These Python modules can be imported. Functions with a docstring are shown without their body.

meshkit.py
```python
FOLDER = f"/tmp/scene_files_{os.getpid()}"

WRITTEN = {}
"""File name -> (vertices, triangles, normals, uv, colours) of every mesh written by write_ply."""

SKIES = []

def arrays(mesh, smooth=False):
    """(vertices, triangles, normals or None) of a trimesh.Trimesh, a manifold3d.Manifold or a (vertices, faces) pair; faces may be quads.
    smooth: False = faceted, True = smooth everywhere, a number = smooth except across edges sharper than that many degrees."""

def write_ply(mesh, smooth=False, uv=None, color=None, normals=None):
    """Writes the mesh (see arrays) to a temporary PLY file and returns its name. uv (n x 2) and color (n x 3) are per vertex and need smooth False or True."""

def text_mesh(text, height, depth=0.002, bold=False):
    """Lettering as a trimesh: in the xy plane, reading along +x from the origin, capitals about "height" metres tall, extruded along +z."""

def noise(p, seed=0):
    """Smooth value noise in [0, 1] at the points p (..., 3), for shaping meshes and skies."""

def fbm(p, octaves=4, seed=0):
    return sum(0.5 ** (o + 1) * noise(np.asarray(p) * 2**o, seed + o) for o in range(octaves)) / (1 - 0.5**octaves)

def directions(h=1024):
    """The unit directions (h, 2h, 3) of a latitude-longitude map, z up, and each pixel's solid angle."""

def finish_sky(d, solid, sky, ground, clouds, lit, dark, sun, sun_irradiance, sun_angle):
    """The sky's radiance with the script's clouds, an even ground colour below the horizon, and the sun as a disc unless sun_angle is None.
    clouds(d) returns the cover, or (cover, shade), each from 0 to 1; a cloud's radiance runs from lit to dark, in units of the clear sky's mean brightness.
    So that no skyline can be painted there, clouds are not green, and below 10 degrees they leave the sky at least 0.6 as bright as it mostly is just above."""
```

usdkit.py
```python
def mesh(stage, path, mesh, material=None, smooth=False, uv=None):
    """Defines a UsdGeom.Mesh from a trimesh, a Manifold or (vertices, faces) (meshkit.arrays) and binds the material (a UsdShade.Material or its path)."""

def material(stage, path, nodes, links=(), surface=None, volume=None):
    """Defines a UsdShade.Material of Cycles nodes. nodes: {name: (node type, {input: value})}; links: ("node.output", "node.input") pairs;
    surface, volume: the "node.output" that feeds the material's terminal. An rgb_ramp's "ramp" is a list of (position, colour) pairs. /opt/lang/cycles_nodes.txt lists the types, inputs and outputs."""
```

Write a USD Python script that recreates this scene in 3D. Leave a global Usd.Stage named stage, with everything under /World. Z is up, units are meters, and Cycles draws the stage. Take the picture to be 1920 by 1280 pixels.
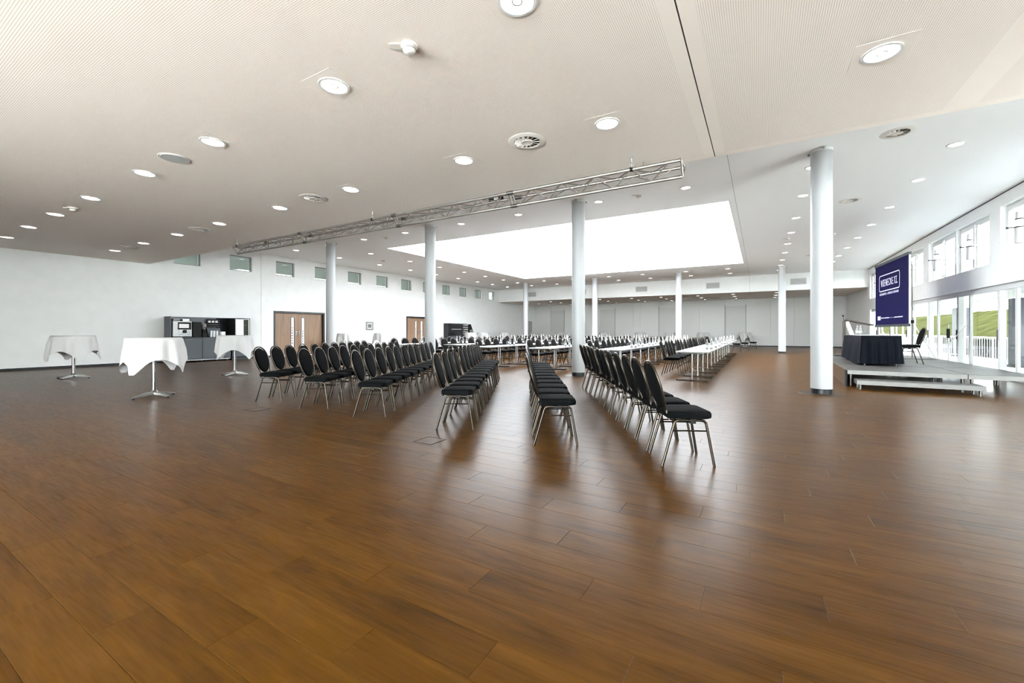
import math, random
import numpy as np
import trimesh
from shapely.geometry import Polygon, Point, box as sbox
import usdkit, meshkit
from pxr import Usd, UsdGeom, UsdLux, UsdShade, Gf, Sdf

stage = Usd.Stage.CreateInMemory()
UsdGeom.SetStageUpAxis(stage, "Z")
UsdGeom.SetStageMetersPerUnit(stage, 1.0)
world = UsdGeom.Xform.Define(stage, "/World")
stage.SetDefaultPrim(world.GetPrim())
UsdGeom.Scope.Define(stage, "/World/Looks")

# ------------------------------------------------------------------ camera, sky, exposure
YAW = 0.5317                      # camera turned 30.5 degrees to the hall's long axis (+Y)
EYE = 1.22
FPX = 790.0                       # focal length in pixels of the 1920 px frame
cam = UsdGeom.Camera.Define(stage, "/World/camera")
cam.CreateHorizontalApertureAttr(36.0)
cam.CreateVerticalApertureAttr(24.0)
cam.CreateFocalLengthAttr(FPX / 1920 * 36.0)
cam.CreateVerticalApertureOffsetAttr(-20.1 / 1920 * 36.0)
cam.CreateClippingRangeAttr(Gf.Vec2f(0.05, 500.0))
cam.CreateExposureAttr(1.47)
cam.AddTranslateOp().Set(Gf.Vec3d(0, 0, EYE))
cam.AddRotateXYZOp().Set(Gf.Vec3f(90, 0, math.degrees(YAW)))

sky = UsdLux.DomeLight.Define(stage, "/World/sky")     # even bright overcast
sky.CreateColorAttr(Gf.Vec3f(0.90, 0.96, 1.0))
sky.CreateIntensityAttr(3.2)
sun = UsdLux.DistantLight.Define(stage, "/World/sun")  # high sun from beyond the closed long wall; it lights the terraces and does not enter
sun.CreateIntensityAttr(6.3)
sun.CreateNormalizeAttr(True)
sun.CreateAngleAttr(0.6)
sun.CreateColorAttr(Gf.Vec3f(0.97, 0.975, 1.0))
sun.AddRotateXYZOp().Set(Gf.Vec3f(0, -16, -6))
SKYLIGHT_EMIT = 4.7
LAMP_EMIT = 4.5

# ------------------------------------------------------------------ helpers: naming, tagging
used = {}
def numbered(parent, name):
    k = (parent, name)
    n = used.get(k, 0)
    used[k] = n + 1
    return name if n == 0 else f"{name}_{n:03d}"

def setdata(p, **kw):
    for k, v in kw.items():
        if v is not None:
            p.SetCustomDataByKey(k, v)

def thing(name, label, cat, loc=(0, 0, 0), rotz=0.0, group=None, kind=None):
    path = "/World/" + numbered("/World", name)
    x = UsdGeom.Xform.Define(stage, path)
    x.AddTranslateOp().Set(Gf.Vec3d(*map(float, loc)))
    x.AddRotateZOp().Set(float(rotz))
    setdata(x.GetPrim(), label=label, category=cat, group=group, kind=kind)
    return x.GetPrim()

def part(parent, name, mesh, mat, smooth=False, label=None, kind=None):
    pp = str(parent.GetPath())
    path = pp + "/" + numbered(pp, name)
    m = usdkit.mesh(stage, path, mesh, "/World/Looks/" + mat, smooth=smooth)
    setdata(m.GetPrim(), label=label, kind=kind)
    return m.GetPrim()

def solo(name, label, cat, mesh, mat, smooth=False, group=None, kind=None):
    path = "/World/" + numbered("/World", name)
    m = usdkit.mesh(stage, path, mesh, "/World/Looks/" + mat, smooth=smooth)
    setdata(m.GetPrim(), label=label, category=cat, group=group, kind=kind)
    return m.GetPrim()

def struct(name, mesh, mat, label, smooth=False):
    path = "/World/" + numbered("/World", name)
    m = usdkit.mesh(stage, path, mesh, "/World/Looks/" + mat, smooth=smooth)
    setdata(m.GetPrim(), label=label, kind="structure")
    return m.GetPrim()

def struct_x(name, label, loc=(0, 0, 0), rotz=0.0):
    path = "/World/" + numbered("/World", name)
    x = UsdGeom.Xform.Define(stage, path)
    x.AddTranslateOp().Set(Gf.Vec3d(*map(float, loc)))
    x.AddRotateZOp().Set(float(rotz))
    setdata(x.GetPrim(), label=label, kind="structure")
    return x.GetPrim()

def dup(src, label, loc, rotz=0.0, group=None):
    base = src.GetName()
    if base[-4:-3] == "_" and base[-3:].isdigit():
        base = base[:-4]
    path = "/World/" + numbered("/World", base)
    x = UsdGeom.Xform.Define(stage, path)
    x.GetPrim().GetReferences().AddInternalReference(src.GetPath())
    x.GetPrim().SetInstanceable(True)
    ops = x.GetOrderedXformOps()
    ops[0].Set(Gf.Vec3d(*map(float, loc)))
    ops[1].Set(float(rotz))
    d = src.GetCustomData()
    setdata(x.GetPrim(), label=label, category=d.get("category"), group=group or d.get("group"), kind=d.get("kind"))
    return x.GetPrim()

class Kind:
    """First call builds the thing, later calls reference it."""
    def __init__(self, build):
        self.build, self.first = build, None
    def __call__(self, label, loc, rotz=0.0, group=None):
        if self.first is None:
            self.first = self.build(label, loc, rotz, group)
            return self.first
        return dup(self.first, label, loc, rotz, group)

ORD = ("first second third fourth fifth sixth seventh eighth ninth tenth eleventh twelfth thirteenth fourteenth fifteenth sixteenth "
       "seventeenth eighteenth nineteenth twentieth twenty-first twenty-second twenty-third twenty-fourth").split()

# ------------------------------------------------------------------ helpers: meshes
def bx(x0, x1, y0, y1, z0, z1):
    m = trimesh.creation.box((abs(x1 - x0), abs(y1 - y0), abs(z1 - z0)))
    m.apply_translation(((x0 + x1) / 2, (y0 + y1) / 2, (z0 + z1) / 2))
    return m

def cbx(x0, x1, y0, y1, z0, z1, c=0.004):
    """box with chamfered edges"""
    lo, hi = np.array((x0, y0, z0), float), np.array((x1, y1, z1), float)
    lo, hi = np.minimum(lo, hi), np.maximum(lo, hi)
    c = min(c, 0.45 * (hi - lo).min())
    pts = []
    for sx in (0, 1):
        for sy in (0, 1):
            for sz in (0, 1):
                p = np.array([(lo, hi)[s][i] for i, s in enumerate((sx, sy, sz))])
                ins = np.array([c if s == 0 else -c for s in (sx, sy, sz)])
                for k in range(3):
                    q = p + ins
                    q[k] = p[k]
                    pts.append(q)
    return trimesh.convex.convex_hull(np.array(pts))

def cat(*ms):
    ms = [m for m in ms if m is not None]
    return trimesh.util.concatenate(ms) if len(ms) > 1 else ms[0]

def tube(pts, r, sides=8, closed=False, cap=True):
    p = np.asarray(pts, float)
    n = len(p)
    if closed:
        t = np.roll(p, -1, 0) - np.roll(p, 1, 0)
    else:
        t = np.gradient(p, axis=0)
    t /= np.linalg.norm(t, axis=1, keepdims=True) + 1e-12
    ref = np.array([0, 0, 1.0]) if abs(t[0][2]) < 0.9 else np.array([1.0, 0, 0])
    a = np.cross(t[0], ref); a /= np.linalg.norm(a)
    A = [a]
    for i in range(1, n):
        a = A[-1] - t[i] * np.dot(A[-1], t[i])
        a /= np.linalg.norm(a) + 1e-12
        A.append(a)
    A = np.array(A)
    B = np.cross(t, A)
    ang = np.arange(sides) * 2 * np.pi / sides
    r = np.broadcast_to(np.asarray(r, float), (n,))
    v = p[:, None] + r[:, None, None] * (np.cos(ang)[None, :, None] * A[:, None] + np.sin(ang)[None, :, None] * B[:, None])
    v = v.reshape(-1, 3)
    f = []
    for i in range(n if closed else n - 1):
        i2 = (i + 1) % n
        for j in range(sides):
            j2 = (j + 1) % sides
            f += [[i * sides + j, i * sides + j2, i2 * sides + j2], [i * sides + j, i2 * sides + j2, i2 * sides + j]]
    if cap and not closed:
        v = np.vstack([v, p[0], p[-1]])
        for j in range(sides):
            j2 = (j + 1) % sides
            f += [[n * sides, j2, j], [n * sides + 1, (n - 1) * sides + j, (n - 1) * sides + j2]]
    m = trimesh.Trimesh(v, np.array(f), process=False)
    return m

def smooth_path(pts, n=6):
    """Catmull-Rom through pts"""
    p = np.asarray(pts, float)
    q = np.vstack([2 * p[0] - p[1], p, 2 * p[-1] - p[-2]])
    out = []
    for i in range(1, len(q) - 2):
        for t in np.linspace(0, 1, n, endpoint=False):
            out.append(0.5 * ((2 * q[i]) + (-q[i-1] + q[i+1]) * t + (2*q[i-1] - 5*q[i] + 4*q[i+1] - q[i+2]) * t*t + (-q[i-1] + 3*q[i] - 3*q[i+1] + q[i+2]) * t**3))
    out.append(p[-1])
    return np.array(out)

def lathe(prof, n=20, loc=(0, 0, 0)):
    prof = np.asarray(prof, float)
    ang = np.arange(n) * 2 * np.pi / n
    v = np.stack([np.outer(prof[:, 0], np.cos(ang)), np.outer(prof[:, 0], np.sin(ang)), np.repeat(prof[:, 1:2], n, 1)], -1).reshape(-1, 3)
    f = []
    for i in range(len(prof) - 1):
        for j in range(n):
            j2 = (j + 1) % n
            f += [[i * n + j, i * n + j2, (i + 1) * n + j2], [i * n + j, (i + 1) * n + j2, (i + 1) * n + j]]
    m = trimesh.Trimesh(v + np.array(loc), np.array(f), process=False)
    return m

def cyl(r, z0, z1, n=20, x=0, y=0):
    return lathe([(0, z0), (r, z0), (r, z1), (0, z1)], n, (x, y, 0))

def rot(m, ang, axis, point=(0, 0, 0)):
    m = m.copy()
    m.apply_transform(trimesh.transformations.rotation_matrix(ang, axis, point))
    return m

def mv(m, x=0, y=0, z=0):
    m = m.copy(); m.apply_translation((x, y, z)); return m

def prism(poly, z0, z1):
    m = trimesh.creation.extrude_polygon(poly, z1 - z0, engine="earcut")
    m.apply_translation((0, 0, z0))
    return m

def bar(a, b, w, h):
    """rectangular bar from a to b (w sideways, h in the other direction)"""
    a, b = np.asarray(a, float), np.asarray(b, float)
    d = b - a; L = np.linalg.norm(d); d /= L
    s = np.cross(d, (0, 0, 1.0))
    if np.linalg.norm(s) < 1e-6:
        s = np.array((0, 1.0, 0))
    s /= np.linalg.norm(s)
    u = np.cross(s, d)
    m = trimesh.creation.box((L, w, h))
    T = np.eye(4); T[:3, 0], T[:3, 1], T[:3, 2], T[:3, 3] = d, s, u, (a + b) / 2
    m.apply_transform(T)
    return m

# ------------------------------------------------------------------ materials
def mat(name, color, rough=0.5, metal=0.0, **kw):
    usdkit.material(stage, "/World/Looks/" + name, {"p": ("principled_bsdf", {"base_color": color, "roughness": rough, "metallic": metal, **kw})}, [], surface="p.BSDF")

def noisy(name, c1, c2, scale, rough=0.5, metal=0.0, bump=0.0, **kw):
    nodes = {"g": ("texture_coordinate", {}), "n": ("noise_texture", {"scale": scale, "detail": 4.0}),
             "r": ("rgb_ramp", {"ramp": [(0.3, c1), (0.7, c2)]}), "p": ("principled_bsdf", {"roughness": rough, "metallic": metal, **kw})}
    links = [("g.object", "n.vector"), ("n.fac", "r.fac"), ("r.color", "p.base_color")]
    if bump:
        nodes["b"] = ("bump", {"strength": bump, "distance": 0.004})
        links += [("n.fac", "b.height"), ("b.normal", "p.normal")]
    usdkit.material(stage, "/World/Looks/" + name, nodes, links, surface="p.BSDF")

noisy("white_wall", (0.80, 0.81, 0.80), (0.84, 0.85, 0.84), 3.0, 0.6)
mat("white_ceiling", (0.87, 0.87, 0.86), 0.7)
mat("warm_ceiling", (0.81, 0.745, 0.68), 0.7)
mat("back_wall_white", (0.72, 0.72, 0.70), 0.55)
mat("back_panel_grey", (0.62, 0.62, 0.60), 0.5)
mat("patch_beige", (0.755, 0.69, 0.63), 0.7)
mat("frame_white", (0.66, 0.67, 0.66), 0.4)
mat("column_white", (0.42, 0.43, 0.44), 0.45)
mat("dark_base", (0.010, 0.011, 0.013), 0.4)
mat("joint_dark", (0.03, 0.03, 0.03), 0.8)
mat("joint_grey", (0.42, 0.42, 0.41), 0.7)
noisy("black_fabric", (0.0022, 0.0024, 0.0026), (0.0045, 0.005, 0.0053), 220.0, 0.9, bump=0.25, specular_ior_level=0.06)
mat("gunmetal", (0.072, 0.059, 0.047), 0.36, 1.0)
mat("black_plastic", (0.008, 0.008, 0.008), 0.6, specular_ior_level=0.25)
mat("chrome", (0.52, 0.52, 0.52), 0.2, 1.0)
mat("cast_metal", (0.55, 0.545, 0.53), 0.35, 1.0)
mat("aluminium", (0.17, 0.165, 0.158), 0.45, 1.0)
mat("truss_alu", (0.38, 0.36, 0.335), 0.4, 0.85)
mat("table_white", (0.31, 0.31, 0.307), 0.45)
mat("apron_grey", (0.06, 0.06, 0.06), 0.5)
noisy("cloth_white", (0.54, 0.535, 0.53), (0.58, 0.575, 0.57), 60.0, 0.85, bump=0.06)
noisy("cloth_navy", (0.0010, 0.0017, 0.0034), (0.0016, 0.0033, 0.0085), 40.0, 0.6, specular_ior_level=0.08)
mat("anthracite", (0.075, 0.085, 0.098), 0.3)
mat("anthracite_panel", (0.10, 0.11, 0.12), 0.22)
mat("black_gloss", (0.008, 0.008, 0.009), 0.08)
mat("steel_grey", (0.45, 0.45, 0.44), 0.35, 0.6)
mat("lamp_grey", (0.46, 0.46, 0.45), 0.4)
mat("porcelain", (0.85, 0.85, 0.86), 0.2)
mat("screen_navy", (0.0070, 0.0058, 0.046), 0.8, specular_ior_level=0.08)
mat("print_lavender", (0.62, 0.61, 0.76), 0.6)
mat("print_faint", (0.22, 0.21, 0.42), 0.6)
mat("screen_dark", (0.03, 0.035, 0.04), 0.5)
mat("deck_grey", (0.062, 0.057, 0.053), 0.5, specular_ior_level=0.3)
mat("skirt_brown", (0.070, 0.038, 0.016), 0.4)
mat("floor_disc_dark", (0.030, 0.020, 0.012), 0.45, specular_ior_level=0.2)
mat("lectern_brown", (0.055, 0.040, 0.029), 0.45)
mat("bottle_grey", (0.26, 0.25, 0.245), 0.12)
mat("vent_white", (0.68, 0.645, 0.60), 0.55)
mat("vent_dark", (0.10, 0.09, 0.08), 0.8)
mat("sign_frame", (0.24, 0.25, 0.23), 0.4)
mat("sign_plate", (0.13, 0.14, 0.13), 0.35)
mat("door_reveal", (0.025, 0.027, 0.028), 0.4)
mat("door_grey", (0.42, 0.42, 0.41), 0.5)
mat("sticker_dark", (0.02, 0.025, 0.03), 0.4)
mat("hallway_dim", (0.62, 0.68, 0.64), 0.6)
mat("terrace_pale", (0.72, 0.72, 0.71), 0.8)
mat("slate", (0.035, 0.038, 0.046), 0.6)
noisy("grass_green", (0.0060, 0.0076, 0.0022), (0.0150, 0.0158, 0.0050), 0.9, 0.9, bump=0.8, specular_ior_level=0.0)
noisy("hedge_green", (0.006, 0.010, 0.004), (0.014, 0.020, 0.008), 4.0, 0.9, specular_ior_level=0.1)
usdkit.material(stage, "/World/Looks/skylight_film", {"e": ("emission", {"color": (0.90, 0.955, 1.0), "strength": SKYLIGHT_EMIT})}, [], surface="e.emission")
usdkit.material(stage, "/World/Looks/lamp_lens", {"e": ("emission", {"color": (1.0, 0.95, 0.87), "strength": LAMP_EMIT})}, [], surface="e.emission")
usdkit.material(stage, "/World/Looks/lit_glass", {"p": ("principled_bsdf", {"base_color": (0.8, 0.84, 0.84), "roughness": 0.1, "emission_color": (0.92, 0.97, 1.0), "emission_strength": 0.45})}, [], surface="p.BSDF")  # weak glow in the door glass stands in for the lit corridor
usdkit.material(stage, "/World/Looks/machine_screen", {"p": ("principled_bsdf", {"base_color": (0.2, 0.2, 0.2), "roughness": 0.1, "emission_color": (0.9, 0.9, 0.88), "emission_strength": 0.25})}, [], surface="p.BSDF")
# window panes: let daylight through, mirror a little more at grazing angles
for nm, tint, lo, hi in (("pane", (0.97, 0.99, 0.98), 0.025, 0.35), ("pane_grey", (0.90, 0.93, 0.91), 0.08, 0.8), ("drinking_glass", (0.86, 0.88, 0.89), 0.06, 0.7)):
    usdkit.material(stage, "/World/Looks/" + nm, {"lw": ("layer_weight", {"blend": 0.5}), "pw": ("math", {"math_type": "power", "value2": 4.5}), "f": ("math", {"math_type": "multiply_add", "value2": hi, "value3": lo}),
                    "t": ("transparent_bsdf", {"color": tint}), "g": ("glossy_bsdf", {"color": (1, 1, 1), "roughness": 0.02}), "m": ("mix_closure", {})},
                    [("lw.facing", "pw.value1"), ("pw.value", "f.value1"), ("f.value", "m.fac"), ("t.BSDF", "m.closure1"), ("g.BSDF", "m.closure2")], surface="m.closure")
# door veneer
usdkit.material(stage, "/World/Looks/veneer", {"g": ("texture_coordinate", {}), "s": ("mapping", {"scale": (1.0, 14.0, 0.7)}), "n": ("noise_texture", {"scale": 2.2, "detail": 6.0, "roughness": 0.6}),
    "r": ("rgb_ramp", {"ramp": [(0.25, (0.17, 0.095, 0.052)), (0.5, (0.27, 0.165, 0.100)), (0.75, (0.34, 0.22, 0.14))]}), "p": ("principled_bsdf", {"roughness": 0.45})},
    [("g.object", "s.vector"), ("s.vector", "n.vector"), ("n.fac", "r.fac"), ("r.color", "p.base_color")], surface="p.BSDF")

PW, PL = 0.20, 1.25      # plank width (Y) and length (X)
def M(nodes, name, typ, v1=None, v2=None, links=None, a=None, b=None):
    d = {"math_type": typ}
    if v1 is not None: d["value1"] = v1
    if v2 is not None: d["value2"] = v2
    nodes[name] = ("math", d)
    if a: links.append((a, name + ".value1"))
    if b: links.append((b, name + ".value2"))

def floor_material():
    n, l = {}, []
    n["g"] = ("geometry", {}); n["s"] = ("separate_xyz", {}); l.append(("g.position", "s.vector"))
    M(n, "yr", "divide", v2=PW, links=l, a="s.y"); M(n, "row", "floor", links=l, a="yr.value")
    M(n, "rg", "multiply", v2=0.618034, links=l, a="row.value"); M(n, "rf", "fraction", links=l, a="rg.value")
    M(n, "xs", "divide", v2=PL, links=l, a="s.x"); M(n, "xo", "add", links=l, a="xs.value", b="rf.value"); M(n, "col", "floor", links=l, a="xo.value")
    n["id"] = ("combine_xyz", {"z": 3.7}); l += [("row.value", "id.x"), ("col.value", "id.y")]
    n["w"] = ("white_noise_texture", {"dimensions": "3D"}); l.append(("id.vector", "w.vector"))
    M(n, "wz", "multiply", v2=40.0, links=l, a="w.value")
    M(n, "gx", "multiply", v2=1.3, links=l, a="s.x"); M(n, "gy", "multiply", v2=9.0, links=l, a="s.y")
    n["gv"] = ("combine_xyz", {}); l += [("gx.value", "gv.x"), ("gy.value", "gv.y"), ("wz.value", "gv.z")]
    n["n1"] = ("noise_texture", {"scale": 1.0, "detail": 6.0, "roughness": 0.62, "distortion": 0.6}); l.append(("gv.vector", "n1.vector"))
    M(n, "fx", "multiply", v2=5.0, links=l, a="s.x"); M(n, "fy", "multiply", v2=75.0, links=l, a="s.y")
    n["fv"] = ("combine_xyz", {}); l += [("fx.value", "fv.x"), ("fy.value", "fv.y"), ("wz.value", "fv.z")]
    n["n2"] = ("noise_texture", {"scale": 1.0, "detail": 3.0, "roughness": 0.5}); l.append(("fv.vector", "n2.vector"))
    M(n, "k1", "multiply", v2=0.74, links=l, a="n1.fac"); M(n, "k2", "multiply", v2=0.16, links=l, a="n2.fac"); M(n, "k3", "multiply", v2=0.10, links=l, a="w.value")
    M(n, "k4", "add", links=l, a="k1.value", b="k2.value"); M(n, "k5", "add", links=l, a="k4.value", b="k3.value")
    n["r"] = ("rgb_ramp", {"ramp": FLOOR_RAMP}); l.append(("k5.value", "r.fac"))
    n["b"] = ("bump", {"strength": 0.10, "distance": 0.002}); l.append(("n1.fac", "b.height"))
    M(n, "ro", "multiply_add", v2=0.14, links=l, a="n2.fac"); n["ro"][1]["value3"] = FLOOR_ROUGH
    n["p"] = ("principled_bsdf", {"specular_ior_level": 0.085}); l += [("r.color", "p.base_color"), ("b.normal", "p.normal"), ("ro.value", "p.roughness")]
    usdkit.material(stage, "/World/Looks/plank_floor", n, l, surface="p.BSDF")
FLOOR_RAMP = [(0.28, (0.029, 0.0110, 0.0012)), (0.42, (0.058, 0.0225, 0.0022)), (0.56, (0.077, 0.0310, 0.0031)), (0.75, (0.104, 0.0445, 0.0056))]
FLOOR_ROUGH = 0.24
floor_material()

def perforated():
    n, l = {}, []
    n["g"] = ("geometry", {}); n["s"] = ("separate_xyz", {}); l.append(("g.position", "s.vector"))
    for ax in "xy":
        M(n, "d" + ax, "divide", v2=0.0166, links=l, a="s." + ax); M(n, "f" + ax, "fraction", links=l, a=f"d{ax}.value")
        M(n, "c" + ax, "subtract", v2=0.5, links=l, a=f"f{ax}.value"); M(n, "q" + ax, "power", v2=2.0, links=l, a=f"a{ax}.value"); M(n, "a" + ax, "absolute", links=l, a=f"c{ax}.value")
    M(n, "sum", "add", links=l, a="qx.value", b="qy.value"); M(n, "hole", "less_than", v2=0.055, links=l, a="sum.value")
    n["m"] = ("mix_color", {"a": (0.845, 0.775, 0.71), "b": (0.36, 0.32, 0.28)}); l.append(("hole.value", "m.fac"))
    n["p"] = ("principled_bsdf", {"roughness": 0.75}); l.append(("m.result", "p.base_color"))
    usdkit.material(stage, "/World/Looks/perforated_board", n, l, surface="p.BSDF")
perforated()

# ------------------------------------------------------------------ the hall: sizes
XL, XR = -19.6, 5.33
YN, YB = -5.5, 38.0          # wall behind the camera, back wall
YE, YF = 6.68, 31.0          # edge of the low ceiling, fascia of the back bay
ZH, ZLOW = 4.74, 3.71
random.seed(7)

def proj(x, y, z):
    d = -math.sin(YAW) * x + math.cos(YAW) * y
    u = math.cos(YAW) * x + math.sin(YAW) * y
    if d < 0.05:
        return None
    return 960 + FPX * u / d, 619.9 - FPX * (z - EYE) / d, d

# ---- floor of planks
floor = struct_x("floor", "brown wood plank floor with a satin sheen")
part(floor, "subfloor", bx(XL - 0.2, XR + 0.3, YN - 0.2, YB + 0.2, -0.12, -0.006), "joint_dark")
planks = []
r0, r1 = int(math.floor(YN / PW)), int(math.ceil(YB / PW))
for r in range(r0, r1):
    off = (r * 0.618034) % 1.0
    c0, c1 = int(math.floor(XL / PL + off)), int(math.floor(XR / PL + off))
    for c in range(c0, c1 + 1):
        x0, x1 = max(XL, (c - off) * PL), min(XR, (c + 1 - off) * PL)
        if x1 - x0 > 0.02:
            planks.append((x0, x1, r * PW, (r + 1) * PW))
def plank_mesh(x0, x1, y0, y1, deep=0.006, g=0.0005, c=0.0011):
    X0, X1, Y0, Y1 = x0 + g, x1 - g, y0 + g, y1 - g
    t = [(X0 + c, Y0 + c, 0), (X1 - c, Y0 + c, 0), (X1 - c, Y1 - c, 0), (X0 + c, Y1 - c, 0)]
    m = [(X0, Y0, -c * 0.8), (X1, Y0, -c * 0.8), (X1, Y1, -c * 0.8), (X0, Y1, -c * 0.8)]
    b = [(x, y, -deep) for x, y, _ in m]
    f = [[0, 1, 2], [0, 2, 3]]
    for base in (0, 4):
        for i in range(4):
            j = (i + 1) % 4
            f += [[base + i, base + 4 + i, base + 4 + j], [base + i, base + 4 + j, base + j]]
    return np.array(t + m + b, float), np.array(f)
near = []
for i, (x0, x1, y0, y1) in enumerate(planks):
    seen = [proj(x, y, 0) for x in np.linspace(x0, x1, 5) for y in (y0, y1)]
    seen = [p for p in seen if p and 0 <= p[0] <= 1920 and p[1] <= 1280]
    if seen and x1 - x0 > 0.25:
        near.append((min(p[2] for p in seen), i))
near = sorted(near)[:300]
single = {i for _, i in near}
for _, i in near:
    v, f = plank_mesh(*planks[i])
    part(floor, "plank", trimesh.Trimesh(v, f, process=False), "plank_floor")
V, Fc, n0 = [], [], 0
for i, pk in enumerate(planks):
    if i not in single:
        v, f = plank_mesh(*pk)
        V.append(v); Fc.append(f + n0); n0 += len(v)
part(floor, "far_planks", trimesh.Trimesh(np.vstack(V), np.vstack(Fc), process=False), "plank_floor", kind="stuff")

# ---- ceilings
SKX0, SKX1, SKY0, SKY1 = -13.75, -0.72, 12.82, 25.07
T = 0.15
ceil = struct_x("ceiling", "smooth white raised ceiling around the luminous panel")
part(ceil, "board", cat(bx(XL - 0.65, XR + 0.3, YE, SKY0, ZH, ZH + T), bx(XL - 0.65, XR + 0.3, SKY1, YF, ZH, ZH + T), bx(XL - 0.65, SKX0, SKY0, SKY1, ZH, ZH + T), bx(SKX1, XR + 0.3, SKY0, SKY1, ZH, ZH + T)), "white_ceiling")
part(ceil, "joint", bx(-0.571, -0.559, YE, YF, ZH - 0.002, ZH + 0.01), "joint_grey")
low = struct_x("ceiling", "low beige perforated acoustic ceiling over the near part of the hall")
part(low, "board", bx(XL - 0.65, XR + 0.3, YN - 0.3, YE, ZLOW + 0.02, ZLOW + 0.12), "warm_ceiling")
JX = -0.553
for x0, x1 in ((XL, JX - 0.135), (JX + 0.13, 1.775), (2.05, XR)):
    part(low, "acoustic_panel", bx(x0, x1, YN, YE - 0.12, ZLOW, ZLOW + 0.02), "perforated_board")
part(low, "plain_strip", bx(JX - 0.135, JX - 0.006, YN, YE, ZLOW, ZLOW + 0.02), "warm_ceiling")
part(low, "plain_strip", bx(JX + 0.006, JX + 0.13, YN, YE, ZLOW, ZLOW + 0.02), "warm_ceiling")
part(low, "plain_strip", bx(1.775, 2.05, YN, YE, ZLOW, ZLOW + 0.02), "warm_ceiling")
part(low, "edge_strip", cat(bx(XL, JX - 0.135, YE - 0.12, YE, ZLOW, ZLOW + 0.02), bx(JX + 0.13, 1.775, YE - 0.12, YE, ZLOW, ZLOW + 0.02), bx(2.05, XR + 0.1, YE - 0.12, YE, ZLOW, ZLOW + 0.02)), "warm_ceiling")
part(low, "joint", bx(JX - 0.006, JX + 0.006, YN, YE, ZLOW + 0.004, ZLOW + 0.019), "joint_dark")
struct("trim_1", bx(XL, XR, YE - 0.1, YE, ZLOW + 0.02, ZH), "white_ceiling", "white upstand between the low and the raised ceiling")
low2 = struct_x("ceiling", "low beige ceiling over the back bay behind the white fascia")
part(low2, "board", bx(XL, XR + 0.3, YF + 0.12, YB, ZLOW, ZLOW + 0.12), "warm_ceiling")
for x0, x1, y in ((-12.6, -2.6, 35.2), (-13.0, -0.9, 36.6)):
    part(low2, "ceiling_track", bx(x0, x1, y, y + 0.10, ZLOW - 0.012, ZLOW), "joint_dark", label="dark slot of the partition track")
fas = struct_x("trim_2", "white fascia above the back bay with square air grilles")
part(fas, "board", bx(XL, XR, YF, YF + 0.12, ZLOW, ZH), "white_wall")
part(fas, "joint", bx(-0.571, -0.559, YF - 0.002, YF, ZLOW, ZH), "joint_grey")

# luminous ceiling: four stretched panels and their seams
sky_t = thing("luminous_ceiling_panel", "large bright white luminous ceiling set into the raised ceiling", "skylight", (0, 0, 0))
cx, cy = -7.29, 18.94
for x0, x1 in ((SKX0, cx), (cx, SKX1)):
    for y0, y1 in ((SKY0, cy), (cy, SKY1)):
        part(sky_t, "panel", bx(x0 + 0.012, x1 - 0.012, y0 + 0.012, y1 - 0.012, ZH + 0.012, ZH + 0.03), "skylight_film")
part(sky_t, "seam", bx(cx - 0.014, cx + 0.014, SKY0, SKY1, ZH + 0.002, ZH + 0.032), "joint_grey")
part(sky_t, "seam", bx(SKX0, cx - 0.014, cy - 0.012, cy + 0.012, ZH + 0.006, ZH + 0.032), "frame_white")
part(sky_t, "seam", bx(cx + 0.014, SKX1, cy - 0.012, cy + 0.012, ZH + 0.006, ZH + 0.032), "frame_white")
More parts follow.
